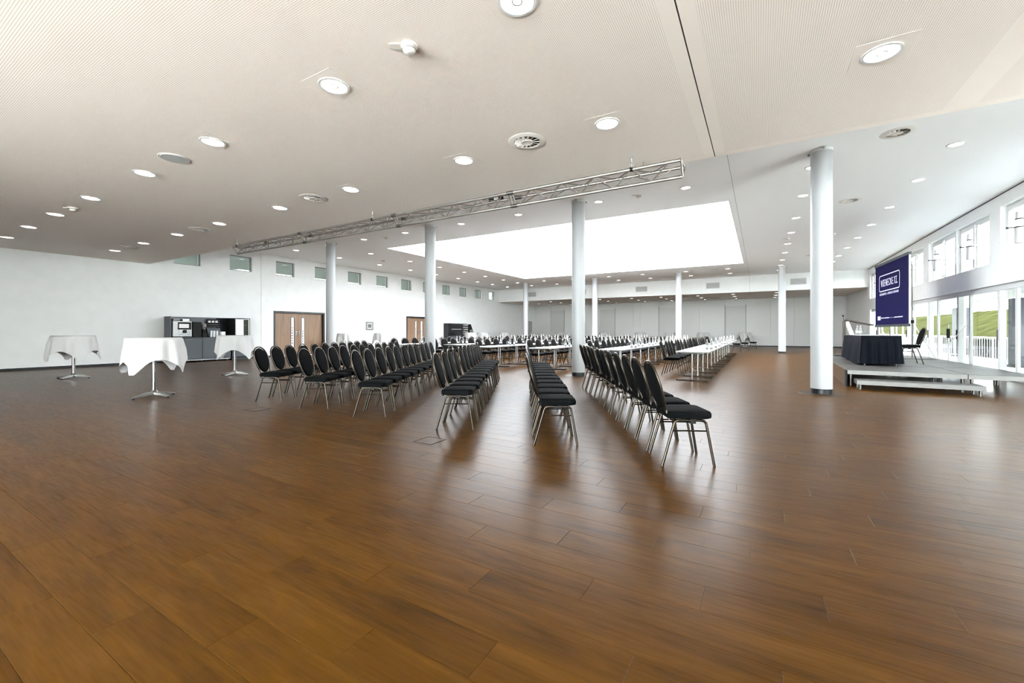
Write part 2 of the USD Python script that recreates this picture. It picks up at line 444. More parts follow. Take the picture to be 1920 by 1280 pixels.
part(sky_t, "edge_frame", cat(bx(SKX0, SKX1, SKY0, SKY0 + 0.012, ZH, ZH + 0.15), bx(SKX0, SKX1, SKY1 - 0.012, SKY1, ZH, ZH + 0.15), bx(SKX0, SKX0 + 0.012, SKY0, SKY1, ZH, ZH + 0.15), bx(SKX1 - 0.012, SKX1, SKY0, SKY1, ZH, ZH + 0.15)), "frame_white")

# ---- left wall with openings (windows every two metres, two double doors)
WZ0, WZ1, WW = 3.835, 4.50, 0.92
win_y = [9.44 + 2.004 * i for i in range(-1, 11)]
doors_l = [(11.33, 14.01), (19.92, 22.60)]
DZ = 2.155
def wall_panel_x(x0, x1, ya, yb, za, zb, holes):
    """a wall in the YZ plane of thickness x0..x1 with rectangular holes"""
    p = sbox(ya, za, yb, zb)
    for h in holes:
        p = p.difference(sbox(*h))
    m = trimesh.creation.extrude_polygon(p, abs(x1 - x0), engine="earcut")
    v = m.vertices.copy()
    m.vertices = np.stack([v[:, 2] + min(x0, x1), v[:, 0], v[:, 1]], 1)
    m.fix_normals()
    return m
holes = [(y, WZ0, y + WW, WZ1) for y in win_y] + [(a, -0.01, b, DZ) for a, b in doors_l]
wl = struct_x("wall_left", "long white wall with a row of small high windows")
part(wl, "plaster", wall_panel_x(XL - 0.30, XL, YN, 10.752, -0.02, ZH, holes), "white_wall")
part(wl, "plaster", wall_panel_x(XL - 0.30, XL, 10.764, YB, -0.02, ZH, holes), "white_wall")
part(wl, "joint", bx(XL - 0.29, XL - 0.01, 10.752, 10.764, 0, ZH), "joint_grey")
part(wl, "backing", bx(XL - 0.62, XL - 0.60, YN, YB, -0.02, ZH), "hallway_dim")
bl = struct_x("baseboard_left", "dark skirting along the white wall")
for y0, y1 in ((YN, 11.2), (14.12, 19.8), (22.72, YB)):
    part(bl, "strip", bx(XL, XL + 0.015, y0, y1, 0, 0.075), "dark_base")
for i, y in enumerate(win_y):
    w = struct_x(f"window_{i + 1}", f"small high window in the white wall, {ORD[i]} from the near end")
    y1 = y + WW
    part(w, "frame", cat(bx(XL - 0.13, XL - 0.09, y, y1, WZ1 - 0.03, WZ1), bx(XL - 0.13, XL - 0.09, y, y1, WZ0, WZ0 + 0.03), bx(XL - 0.13, XL - 0.09, y, y + 0.03, WZ0 + 0.03, WZ1 - 0.03), bx(XL - 0.13, XL - 0.09, y1 - 0.03, y1, WZ0 + 0.03, WZ1 - 0.03)), "sign_frame")
    part(w, "pane", bx(XL - 0.115, XL - 0.107, y + 0.03, y1 - 0.03, WZ0 + 0.03, WZ1 - 0.03), "pane_grey")

def double_door(idx, y0, y1, label):
    d = struct_x(f"door_{idx}", label)
    fx0, fx1 = XL - 0.22, XL + 0.02
    part(d, "door_frame", cat(bx(fx0, fx1, y0, y0 + 0.075, 0, DZ), bx(fx0, fx1, y1 - 0.075, y1, 0, DZ), bx(fx0, fx1, y0 + 0.075, y1 - 0.075, DZ - 0.075, DZ)), "door_reveal")
    mid = (y0 + y1) / 2 - 0.06
    for k, (a, b) in enumerate(((y0 + 0.078, mid - 0.003), (mid + 0.003, y1 - 0.078))):
        gy = b - 0.34 if k == 0 else a + 0.20
        gy0, gy1 = gy, gy + 0.145
        gz0, gz1 = 0.28, 1.86
        leaf = wall_panel_x(XL - 0.17, XL - 0.125, a, b, 0.008, DZ - 0.08, [(gy0, gz0, gy1, gz1)])
        lf = part(d, "door_leaf", leaf, "veneer")
        part(lf, "glass_strip", bx(XL - 0.155, XL - 0.145, gy0, gy1, gz0, gz1), "lit_glass")
        part(lf, "bead", cat(bx(XL - 0.128, XL - 0.115, gy0 - 0.02, gy0, gz0 - 0.02, gz1 + 0.02), bx(XL - 0.128, XL - 0.115, gy1, gy1 + 0.02, gz0 - 0.02, gz1 + 0.02), bx(XL - 0.128, XL - 0.115, gy0, gy1, gz1, gz1 + 0.02)), "door_reveal")
        for s in range(7):
            zc = 1.33 - 0.125 * s - (0.16 if k else 0)
            part(lf, "square_sticker", bx(XL - 0.145, XL - 0.142, gy0 + 0.045, gy1 - 0.045, zc, zc + 0.062), "sticker_dark")
        hy = b - 0.06 if k == 0 else a + 0.06
        part(lf, "handle", cat(rot(cyl(0.012, 0, 0.055, 10), math.pi / 2, (0, 1, 0)).apply_translation((XL - 0.125, hy, 1.16)), bx(XL - 0.078, XL - 0.062, min(hy, hy - 0.13 if k == 0 else hy + 0.13), max(hy, hy - 0.13 if k == 0 else hy + 0.13), 1.15, 1.17), bx(XL - 0.126, XL - 0.118, hy - 0.02, hy + 0.02, 0.98, 1.20)), "chrome")
double_door(1, *doors_l[0], "wooden double door with narrow glass strips beside the coffee cabinet")
double_door(2, *doors_l[1], "wooden double door with narrow glass strips beside the black cabinet")
d3 = struct_x("door_3", "plain grey door in the white wall near the back corner")
part(d3, "door_leaf", cbx(XL, XL + 0.04, 35.9, 37.2, 0.01, 2.16), "door_grey")
part(d3, "handle", cbx(XL + 0.04, XL + 0.08, 36.0, 36.12, 1.0, 1.03), "chrome")

# ---- back wall with movable partition panels
wb = struct_x("wall_back", "grey-white back wall of tall movable partition panels")
part(wb, "plaster", bx(XL, XR + 0.3, YB, YB + 0.2, -0.02, ZH), "back_wall_white")
edges = [XL + 0.2, -17.9, -16.42, -15.0, -12.8, -11.4, -9.75, -9.15, -7.55, -5.9, -4.3, -2.42, -0.95, 0.72, 2.2, 3.7, XR - 0.1]
dark = {1, 4, 8, 11}
for i in range(len(edges) - 1):
    dp = 0.03 if i in dark else 0.05
    part(wb, "partition_panel", cbx(edges[i] + 0.008, edges[i + 1] - 0.008, YB - dp, YB, 0.08, 3.18 if i in dark else ZLOW - 0.02, 0.006), "back_panel_grey" if i in dark else "back_wall_white")
for x in (-16.42, -11.4, -7.55, -2.42, -0.95):
    part(wb, "rail_post", bx(x - 0.035, x + 0.035, YB - 0.075, YB - 0.05, 0.08, 3.3), "joint_grey")
struct("baseboard_back", bx(XL, XR, YB - 0.09, YB, 0, 0.08), "dark_base", "dark skirting along the back wall")
wf = struct_x("wall_front", "unseen white wall behind the camera, part glazed to light the low ceiling")
part(wf, "plaster", bx(XL, XR + 0.3, YN - 0.3, YN, 3.35, ZLOW), "white_wall")
part(wf, "plaster", bx(XL, XR + 0.3, YN - 0.3, YN, -0.02, 0.08), "white_wall")
for k in range(10):
    xk = XL + k * 2.77
    part(wf, "post", bx(xk - 0.10, xk + 0.10, YN - 0.3, YN, 0.08, 3.35), "white_wall")
    if k < 4:
        part(wf, "plaster", bx(xk + 0.10, xk + 2.67, YN - 0.3, YN, 0.08, 3.35), "white_wall")
    elif k < 9:
        part(wf, "pane", bx(xk + 0.10, xk + 2.67, YN - 0.16, YN - 0.15, 0.08, 3.35), "pane")  # added unseen glazing, lets daylight onto the low ceiling

# ---- right wall: beam, pilasters, clerestory, sliding doors
PC = [10.67 + 5.335 * k for k in range(-4, 5)]          # pilaster centres
BZ0, BZ1, TZ = 2.42, 3.0, 4.40
wr = struct_x("wall_right", "white window wall with a deep beam between clerestory and glass doors")
part(wr, "beam", bx(XR, XR + 0.34, YN, 30.62, BZ0, BZ1), "white_wall")
part(wr, "head_band", bx(XR, XR + 0.34, YE, 30.62, TZ, ZH), "white_wall")
part(wr, "plaster", bx(XR, XR + 0.34, YN, YE, BZ1, ZH), "white_wall")
part(wr, "plaster", bx(XR, XR + 0.34, YN, 5.3, -0.02, BZ0), "white_wall")
part(wr, "plaster", bx(XR, XR + 0.34, 30.62, YB, -0.02, ZH), "white_wall")
part(wr, "shadow_gap", bx(XR - 0.004, XR + 0.002, YE, 30.95, ZH - 0.035, ZH - 0.012), "joint_dark")
for pc in PC:
    if YE < pc < 31:
        part(wr, "pilaster", bx(XR, XR + 0.34, pc - 0.30, pc + 0.30, BZ1, TZ), "white_wall")
struct("baseboard_right", bx(XR - 0.015, XR, 30.75, YB, 0, 0.08), "dark_base", "dark skirting on the plain end of the window wall")

wi = len(win_y)
clere = []
for pc in PC:
    for half in (0, 1):
        y0 = pc + 0.30 if half == 0 else pc + 2.6675 + 0.05
        y1 = pc + 2.6675 - 0.05 if half == 0 else pc + 5.335 - 0.30
        if y0 < YE + 0.05 or y0 > 29.5:
            continue
        clere.append((y0, min(y1, 30.62), half))
for j, (y0, y1, half) in enumerate(clere):
    w = struct_x(f"window_{wi + j + 1}", f"white clerestory window above the beam, {ORD[j]} from the near end")
    xa, xb = XR + 0.12, XR + 0.20
    ym = (y0 + y1) / 2
    part(w, "frame", cat(bx(xa, xb, y0, y1, TZ - 0.10, TZ), bx(xa, xb, y0, y1, BZ1, BZ1 + 0.05), bx(xa, xb, y0, y0 + 0.07, BZ1 + 0.05, TZ - 0.1), bx(xa, xb, y1 - 0.07, y1, BZ1 + 0.05, TZ - 0.1)), "frame_white")
    part(w, "mullion", bx(XR + 0.06, xb, ym - 0.06, ym + 0.06, BZ1 + 0.05, TZ - 0.1), "frame_white")
    for a, b in ((y0 + 0.07, ym - 0.06), (ym + 0.06, y1 - 0.07)):
        part(w, "pane", bx(xa + 0.03, xa + 0.04, a, b, BZ1 + 0.05, TZ - 0.1), "pane")
        part(w, "casement", cat(bx(xa - 0.02, xa, a, a + 0.06, BZ1 + 0.05, TZ - 0.1), bx(xa - 0.02, xa, b - 0.06, b, BZ1 + 0.05, TZ - 0.1), bx(xa - 0.02, xa, a + 0.06, b - 0.06, TZ - 0.16, TZ - 0.1)), "frame_white")
    if half == 0 and y1 < 30:
        part(w, "post", bx(XR + 0.03, XR + 0.3, y1, y1 + 0.1, BZ1, TZ), "frame_white")

# sliding glass doors under the beam
posts = [PC[0] + 2.6675 * k for k in range(0, 17)]
posts = [p for p in posts if 5.2 < p < 30.4]
di = 4
GX = XR + 0.14
struct("trim_3", bx(XR - 0.02, XR + 0.34, YN, 30.62, -0.02, 0.05), "frame_white", "pale threshold under the glass doors")
for j, y0 in enumerate(posts):
    y1 = min(y0 + 2.6675, 30.62)
    d = struct_x(f"door_{di + j}", f"sliding glass door under the beam, {ORD[j]} bay from the near end")
    part(d, "post", cbx(GX - 0.06, GX + 0.06, y0 - 0.05, y0 + 0.05, 0.05, BZ0), "frame_white")
    part(d, "head", bx(GX - 0.06, GX + 0.06, y0 + 0.05, y1 - 0.05, BZ0 - 0.14, BZ0), "frame_white")
    ys = y0 + 1.87
    part(d, "stile", cbx(GX - 0.04, GX + 0.02, ys - 0.045, ys + 0.045, 0.05, BZ0 - 0.14), "frame_white")
    part(d, "stile", cbx(GX - 0.04, GX + 0.02, y0 + 0.05, y0 + 0.12, 0.05, BZ0 - 0.14), "frame_white")
    part(d, "bottom_rail", bx(GX - 0.04, GX + 0.02, y0 + 0.12, y1 - 0.05, 0.05, 0.13), "frame_white")
    part(d, "pane", bx(GX - 0.012, GX - 0.004, y0 + 0.12, ys - 0.045, 0.13, BZ0 - 0.14), "pane")
    part(d, "pane", bx(GX - 0.012, GX - 0.004, ys + 0.045, y1 - 0.05, 0.13, BZ0 - 0.14), "pane")
    part(d, "gasket", cat(bx(GX - 0.044, GX - 0.039, ys - 0.049, ys - 0.041, 0.05, BZ0 - 0.14), bx(GX - 0.044, GX - 0.039, y0 + 0.115, y0 + 0.123, 0.05, BZ0 - 0.14)), "joint_grey")
    part(d, "handle", cbx(GX - 0.08, GX - 0.04, y0 + 0.075, y0 + 0.095, 0.95, 1.25), "black_plastic" if j % 2 else "aluminium")

# ---- outside the glass doors
struct("terrace_ground", cat(bx(XR + 0.3, 60, -60, 120, -0.25, -0.1), bx(-60, XR + 0.3, -60, YN - 0.3, -0.25, -0.1)), "terrace_pale", "pale paved terrace outside the glass doors, extended unseen behind camera to bounce light")  # the part behind the camera is added to bounce light upward
gx = np.concatenate([np.linspace(10.5, 16.0, 12), [22, 34, 60]])
gy = np.linspace(-20, 110, 131)
gv = []
for x in gx:
    z = -0.1 + 2.95 * min(1, max(0, (x - 10.5) / 5.5)) ** 0.8
    for y in gy:
        gv.append((x, y, z + (0.22 * (meshkit.fbm(np.array([[x * 0.9, y * 0.9, 0.3]]), 3)[0] - 0.5) if x > 10.5 else 0)))
ny = len(gy)
gf = [[i * ny + j, (i + 1) * ny + j, (i + 1) * ny + j + 1, i * ny + j + 1] for i in range(len(gx) - 1) for j in range(ny - 1)]
p = struct("grass_bank", (np.array(gv), np.array(gf)), "grass_green", "sunlit green grass bank beyond the terrace", smooth=True)
rl = thing("terrace_railing", "pale metal railing with thin balusters on the terrace outside", "railing", (8.6, 0, 0))
part(rl, "top_rail", bx(-0.03, 0.03, 6, 60, 0.90, 0.96), "frame_white")
part(rl, "bottom_rail", bx(-0.02, 0.02, 6, 60, 0.0, 0.04), "frame_white")
for k in range(28):
    part(rl, "post", bx(-0.025, 0.025, 6 + 2 * k - 0.025, 6 + 2 * k + 0.025, -0.1, 0.9), "frame_white")
for k in range(100):
    y = 14 + 0.25 * k
    if (y - 6) % 2 > 0.1:
        part(rl, "baluster", bx(-0.009, 0.009, y - 0.009, y + 0.009, 0.04, 0.9), "frame_white")
pl = thing("planter", "dark slate planter with a clipped hedge behind the terrace railing", "planter", (9.5, 0, 0))
part(pl, "trough", bx(0, 0.6, 12, 46, -0.1, 0.45), "slate")
hv = trimesh.creation.box((0.55, 34, 0.4)); hv = hv.subdivide_to_size(0.35)
hv.vertices += 0.10 * (np.stack([meshkit.fbm(hv.vertices * 3, 3, s) for s in range(3)], 1) - 0.5)
hv.apply_translation((0.3, 29, 0.6))
part(pl, "hedge", hv, "hedge_green", smooth=True)
for k, (x, y) in enumerate(((8.2, 22.4), (9.0, 30.5))):
    oc = thing("terrace_pillar", ("slate grey square pillar outside the glass doors behind the blue screen", "slate grey square pillar standing farther along the terrace")[k], "pillar", (x, y, -0.1))
    part(oc, "shaft", cbx(-0.3, 0.3, -0.3, 0.3, 0.08, 2.5), "slate")
    part(oc, "foot", cbx(-0.34, 0.34, -0.34, 0.34, 0, 0.08), "slate")
aw = thing("terrace_wall", "white rendered garden wall at the near end of the terrace", "wall", (0, 0, -0.1), kind="thing")
part(aw, "body", bx(7.6, 7.9, 8.0, 18.6, 0, 2.6), "white_wall")
part(aw, "coping", cbx(7.55, 7.95, 7.95, 18.65, 2.6, 2.68), "frame_white")

cnp = thing("added_canopy", "added flat white canopy shading the lower glass doors from the sky", "canopy", (0, 0, 0))  # canopy added to cut sky light entering the lower glass
part(cnp, "roof", cbx(XR + 0.345, 9.2, 7.0, 44.0, 2.62, 2.78, 0.01), "frame_white")
part(cnp, "roofing", bx(XR + 0.36, 9.15, 7.05, 43.95, 2.78, 2.80), "slate", label="dark cover of the added canopy, stops sun bouncing to the clerestory")  # dark top keeps sun from bouncing off the added canopy
for k in range(7):
    part(cnp, "post", tube([(8.9, 8.5 + 5.335 * k, -0.1), (8.9, 8.5 + 5.335 * k, 2.62)], 0.05, 12), "frame_white", smooth=40)
# ------------------------------------------------------------------ columns
COLS = [(1.035, 10.14), (-4.25, 10.78), (-9.54, 10.80), (-14.83, 10.88), (1.04, 27.25), (-4.25, 27.2), (-9.54, 27.2), (-14.83, 27.2)]
CL = ["round white column beside the stage, in the row by the chairs", "round white column between the theatre chairs and the meeting tables",
      "round white column in front of the second wooden double door", "round white column next to the first wooden double door",
      "far round white column standing alone on the open floor", "far round white column at the end of the window-side tables",
      "far round white column among the middle table rows", "far round white column by the end of the white wall"]
def build_column(label, loc, rz, group):
    t = thing("column", label, "column", loc, rz, group, kind="thing")
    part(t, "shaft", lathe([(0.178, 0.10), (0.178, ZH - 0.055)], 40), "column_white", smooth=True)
    part(t, "base_collar", lathe([(0.172, 0.0), (0.172, 0.10), (0.178, 0.10)], 40), "dark_base", smooth=30)
    part(t, "floor_disc", lathe([(0.17, 0.004), (0.37, 0.004), (0.375, 0.0)], 40), "floor_disc_dark", smooth=30)  # thin dark disc lying on the floor around the column foot
    part(t, "capital_ring", lathe([(0.178, ZH - 0.055), (0.184, ZH - 0.055), (0.184, ZH - 0.004), (0.178, ZH - 0.004)], 40), "frame_white", smooth=30)
    for a in (0.6, 2.7, 4.8):
        part(t, "bolt", mv(cyl(0.02, ZH - 0.05, ZH - 0.01, 8), 0.215 * math.cos(a), 0.215 * math.sin(a)), "steel_grey")
    return t
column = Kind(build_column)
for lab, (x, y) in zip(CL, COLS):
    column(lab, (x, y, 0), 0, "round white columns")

# ------------------------------------------------------------------ recessed downlights
def build_low_lamp(label, loc, rz, group):
    t = thing("ceiling_downlight", label, "ceiling light", loc, rz, group)
    part(t, "plain_patch", bx(-0.215, 0.215, -0.215, 0.215, -0.0015, 0.004), "patch_beige")  # plain unperforated ceiling area around the lamp, built as a thin square
    part(t, "trim_ring", lathe([(0.148, 0.0), (0.148, -0.012), (0.126, -0.012), (0.122, -0.004)], 28), "frame_white", smooth=30)
    part(t, "lens", lathe([(0, -0.006), (0.122, -0.004)], 28), "lamp_lens")
    part(t, "ring_mark", lathe([(0.034, -0.006), (0.034, -0.010), (0.040, -0.010), (0.040, -0.006)], 20), "joint_dark")
    return t
def build_high_lamp(label, loc, rz, group):
    t = thing("ceiling_downlight", label, "ceiling light", loc, rz, group)
    part(t, "trim_ring", lathe([(0.134, 0.0), (0.134, -0.012), (0.112, -0.012), (0.108, -0.004)], 24), "frame_white", smooth=30)
    part(t, "lens", lathe([(0, -0.006), (0.108, -0.004)], 24), "lamp_lens")
    return t
lowlamp, highlamp = Kind(build_low_lamp), Kind(build_high_lamp)
LX = [0.94, -1.58, -3.73, -6.21, -8.38, -10.82, -12.98, -15.10, -17.26]
for r, y in enumerate((2.75, 4.93)):
    for c, x in enumerate(LX):
        if r == 0 and c == 0:
            continue
        lowlamp(f"round recessed downlight in the low beige ceiling, {ORD[c]} from the windows, {('near', 'far')[r]} line", (x, y + 0.012 * c, ZLOW), 0, "downlights in the low ceiling")
HX = [3.19, 0.97, -1.57, -3.79, -6.31, -8.47, -10.98, -13.14, -15.3, -17.49]
HY = [11.1, 13.3, 15.8, 18.1, 20.35, 22.6, 24.85, 26.8, 29.0]
for r, y in enumerate(HY):
    for c, x in enumerate(HX):
        if SKX0 - 0.3 < x < SKX1 + 0.3 and SKY0 - 0.3 < y < SKY1 + 0.3:
            continue
        highlamp(f"recessed downlight in the raised ceiling, {ORD[c]} from the windows, {ORD[r]} line from the near edge", (x, y, ZH), 0, "downlights in the raised ceiling")
for r, y in enumerate((32.5, 34.6, 36.9)):
    for c, x in enumerate(HX):
        highlamp(f"recessed downlight over the back bay, {ORD[c]} from the windows, {ORD[r]} line from the fascia", (x, y, ZLOW), 0, "downlights over the back bay")

# ------------------------------------------------------------------ ceiling air diffusers and detectors
def diffuser_mesh_parts(t, white):
    part(t, "frame_ring", lathe([(0.25, 0), (0.235, -0.010), (0.175, -0.014), (0.165, -0.004)], 32), white, smooth=30)
    part(t, "backing", lathe([(0, -0.002), (0.17, -0.002)], 24), "vent_dark")
    part(t, "hub", lathe([(0, -0.018), (0.062, -0.018), (0.074, -0.022), (0.080, -0.004)], 24), white, smooth=30)
    for k in range(14):
        a = 2 * math.pi * k / 14
        b = bar((0.078 * math.cos(a), 0.078 * math.sin(a), -0.011), (0.166 * math.cos(a), 0.166 * math.sin(a), -0.011), 0.034, 0.002)
        b = rot(b, 0.62, (math.cos(a), math.sin(a), 0), (0, 0, -0.011))
        part(t, "blade", b, white)
def build_diff_low(label, loc, rz, group):
    t = thing("ceiling_air_diffuser", label, "air vent", loc, rz, group)
    diffuser_mesh_parts(t, "vent_white"); return t
diff = Kind(build_diff_low)
for lab, x, y in (("round swirl air diffuser in the low ceiling above the truss end", -2.64, 4.88), ("round swirl air diffuser above the middle of the truss", -7.22, 4.93),
                  ("round swirl air diffuser third along the low ceiling", -11.82, 5.03), ("round swirl air diffuser near the white wall in the low ceiling", -16.06, 5.03)):
    diff(lab, (x, y, ZLOW), 20, "swirl diffusers in the low ceiling")
for lab, x, y in (("round swirl air diffuser in the raised ceiling above the first column", 2.11, 9.93), ("round swirl air diffuser in the raised ceiling above the stage", 2.10, 14.44), ("round swirl air diffuser in the raised ceiling, farther along above the stage", 2.10, 24.0)):
    diff(lab, (x, y, ZH), 35, "swirl diffusers in the raised ceiling")
for lab, x, y in (("flat grey ceiling plate between two downlights of the low ceiling", -7.28, 2.78),):
    t = thing("ceiling_cover_plate", lab, "cover plate", (x, y, ZLOW))
    part(t, "plate", lathe([(0, -0.012), (0.17, -0.012), (0.18, 0)], 24), "joint_grey", smooth=30)
    part(t, "rim", lathe([(0.18, 0), (0.19, -0.006), (0.2, 0)], 24), "vent_white", smooth=30)
def build_detector(label, loc, rz, group):
    t = thing("ceiling_smoke_detector", label, "smoke detector", loc, rz, group)
    part(t, "base", lathe([(0.075, 0), (0.075, -0.014), (0.06, -0.02), (0, -0.02)], 24), "vent_white", smooth=30)
    part(t, "head", lathe([(0.056, -0.02), (0.056, -0.045), (0.046, -0.062), (0.03, -0.07), (0, -0.07)], 24), "vent_white", smooth=30)
    for z in (-0.030, -0.038):
        part(t, "slot_ring", lathe([(0.0565, z), (0.0575, z - 0.002), (0.0565, z - 0.004)], 24), "joint_dark")
    part(t, "label_plate", bx(-0.17, -0.075, -0.035, 0.035, -0.01, 0), "vent_white")
    return t
det = Kind(build_detector)
for lab, x, y, z in (("white smoke detector with a small plate in the low perforated ceiling", -2.64, 2.72, ZLOW), ("white smoke detector near the white wall in the low ceiling", -11.99, 2.85, ZLOW),
                     ("white smoke detector in front of the luminous ceiling", -2.72, 11.11, ZH), ("white smoke detector between the luminous ceiling and the white wall", -12.15, 11.28, ZH),
                     ("white smoke detector over the gap between wall and luminous ceiling", -16.23, 14.91, ZH), ("white smoke detector in the raised ceiling behind the first column", 0.92, 19.2, ZH),
                     ("white smoke detector in the raised ceiling above the blue screen", 2.31, 19.1, ZH)):
    det(lab, (x, y, z), math.degrees(YAW), "ceiling smoke detectors")

# ------------------------------------------------------------------ fascia air grilles
def build_grille(label, loc, rz, group):
    t = thing("wall_vent_grille", label, "vent grille", loc, rz, group)
    part(t, "frame", cat(bx(-0.42, 0.42, -0.02, 0, 0.17, 0.20), bx(-0.42, 0.42, -0.02, 0, -0.20, -0.17), bx(-0.42, -0.39, -0.02, 0, -0.17, 0.17), bx(0.39, 0.42, -0.02, 0, -0.17, 0.17)), "frame_white")
    part(t, "backing", bx(-0.39, 0.39, -0.002, 0, -0.17, 0.17), "joint_grey")
    for k in range(9):
        z = -0.15 + 0.0375 * k
        part(t, "louver", rot(bx(-0.39, 0.39, -0.016, -0.003, z - 0.003, z + 0.003), 0.5, (1, 0, 0), (0, -0.01, z)), "sign_frame" if False else "back_panel_grey")
    return t
grille = Kind(build_grille)
for k, x in enumerate((2.02, -2.70, -7.38, -12.0, -16.32)):
    grille(f"rectangular air grille in the white fascia, {ORD[k]} from the windows", (x, YF, 4.23), 0, "air grilles in the fascia")

# ------------------------------------------------------------------ lighting truss
TX0, TX1 = -12.45, -0.92
TYf, TYb, TYm, TZt, TZb = 6.06, 6.34, 6.20, 3.525, 3.345
tr = thing("lighting_truss", "long grey aluminium lattice truss hanging below the low ceiling edge", "truss", (0, 0, 0))
for a, b in (((TX0, TYf, TZt), (TX1, TYf, TZt)), ((TX0, TYb, TZt), (TX1, TYb, TZt)), ((TX0, TYm, TZb), (TX1, TYm, TZb))):
    part(tr, "chord", tube([a, b], 0.025, 12), "truss_alu", smooth=40)
nb = 42
step = (TX1 - TX0 - 0.3) / nb
for fa, fb in (((TYf, TZt), (TYm, TZb)), ((TYb, TZt), (TYm, TZb)), ((TYf, TZt), (TYb, TZt))):
    for k in range(nb):
        xa = TX0 + 0.15 + k * step
        p, q = (fa, fb) if k % 2 == 0 else (fb, fa)
        part(tr, "brace", tube([(xa, *p), (xa + step, *q)], 0.0085, 6), "truss_alu", smooth=60)
for x in (TX0, TX1):
    part(tr, "end_frame", cat(tube([(x, TYf, TZt), (x, TYb, TZt)], 0.018, 8), tube([(x, TYf, TZt), (x, TYm, TZb)], 0.018, 8), tube([(x, TYb, TZt), (x, TYm, TZb)], 0.018, 8)), "truss_alu", smooth=60)
for x in (-9.4, -6.3, -3.6):
    for y, z in ((TYf, TZt), (TYb, TZt), (TYm, TZb)):
        part(tr, "coupler", tube([(x - 0.06, y, z), (x + 0.06, y, z)], 0.034, 12), "aluminium", smooth=40)
    for xx in (x - 0.03, x + 0.03):
        part(tr, "joint_frame", tube([(xx, TYf, TZt), (xx, TYm, TZb)], 0.016, 8), "truss_alu", smooth=60)
for x in (-12.2, -6.92, -1.58):
    part(tr, "hanging_rod", cat(tube([(x, TYf, TZt), (x, TYf, ZLOW)], 0.006, 6), tube([(x, TYf, TZt + 0.10), (x, TYf, TZt + 0.155)], 0.013, 8), mv(cyl(0.03, -0.006, 0, 12), x, TYf, ZLOW)), "steel_grey", smooth=40)
    part(tr, "hanging_rod", cat(tube([(x + 0.10, TYb, TZt), (x + 0.10, TYb, ZLOW)], 0.006, 6), tube([(x + 0.10, TYb, TZt + 0.05), (x + 0.10, TYb, TZt + 0.10)], 0.013, 8)), "steel_grey", smooth=40)
    part(tr, "shackle", tube([(x + 0.03 * math.cos(a), TYf, TZt + 0.055 + 0.03 * math.sin(a)) for a in np.linspace(0, 2 * math.pi, 14)], 0.006, 6), "steel_grey", smooth=60)
    part(tr, "clamp", tube([(x - 0.02, TYf, TZt), (x + 0.02, TYf, TZt)], 0.031, 12), "black_plastic", smooth=40)
for x in (-11.3, -4.15, -3.95):
    part(tr, "socket_box", cbx(x - 0.05, x + 0.05, TYb - 0.03, TYb + 0.03, TZt + 0.02, TZt + 0.065), "black_plastic")
    part(tr, "socket_box", cbx(x + 0.06, x + 0.2, TYb - 0.03, TYb + 0.03, TZt + 0.02, TZt + 0.055), "frame_white")

# ------------------------------------------------------------------ banquet chair
def lean(z):
    return -0.185 - 0.135 * (z - 0.45) / 0.47
def pad(outline, th, nr=5):
    """domed pad in the yz plane: outline (n,2); returns verts with local x thickness"""
    o = np.asarray(outline); c = o.mean(0); n = len(o)
    v, f = [], []
    rings = [(1.0, 0.0)] + [(s, th * math.sqrt(max(0, 1 - s ** 6)) if s < 1 else 0) for s in (0.975, 0.9, 0.7, 0.4)]
    for sgn in (1, -1):
        base = len(v)
        for s, h in rings:
            for q in o:
                yy, zz = c + (q - c) * s
                v.append((sgn * h, yy, zz))
        v.append((sgn * th, *c))
        for i in range(len(rings) - 1):
            for j in range(n):
                j2 = (j + 1) % n
                a, b, cc, d = base + i * n + j, base + i * n + j2, base + (i + 1) * n + j2, base + (i + 1) * n + j
                f += [[a, b, cc], [a, cc, d]] if sgn > 0 else [[a, cc, b], [a, d, cc]]
        for j in range(n):
            j2 = (j + 1) % n
            a, b = base + (len(rings) - 1) * n + j, base + (len(rings) - 1) * n + j2
            f += [[a, b, len(v) - 1]] if sgn > 0 else [[a, len(v) - 1, b]]
    return np.array(v, float), np.array(f)

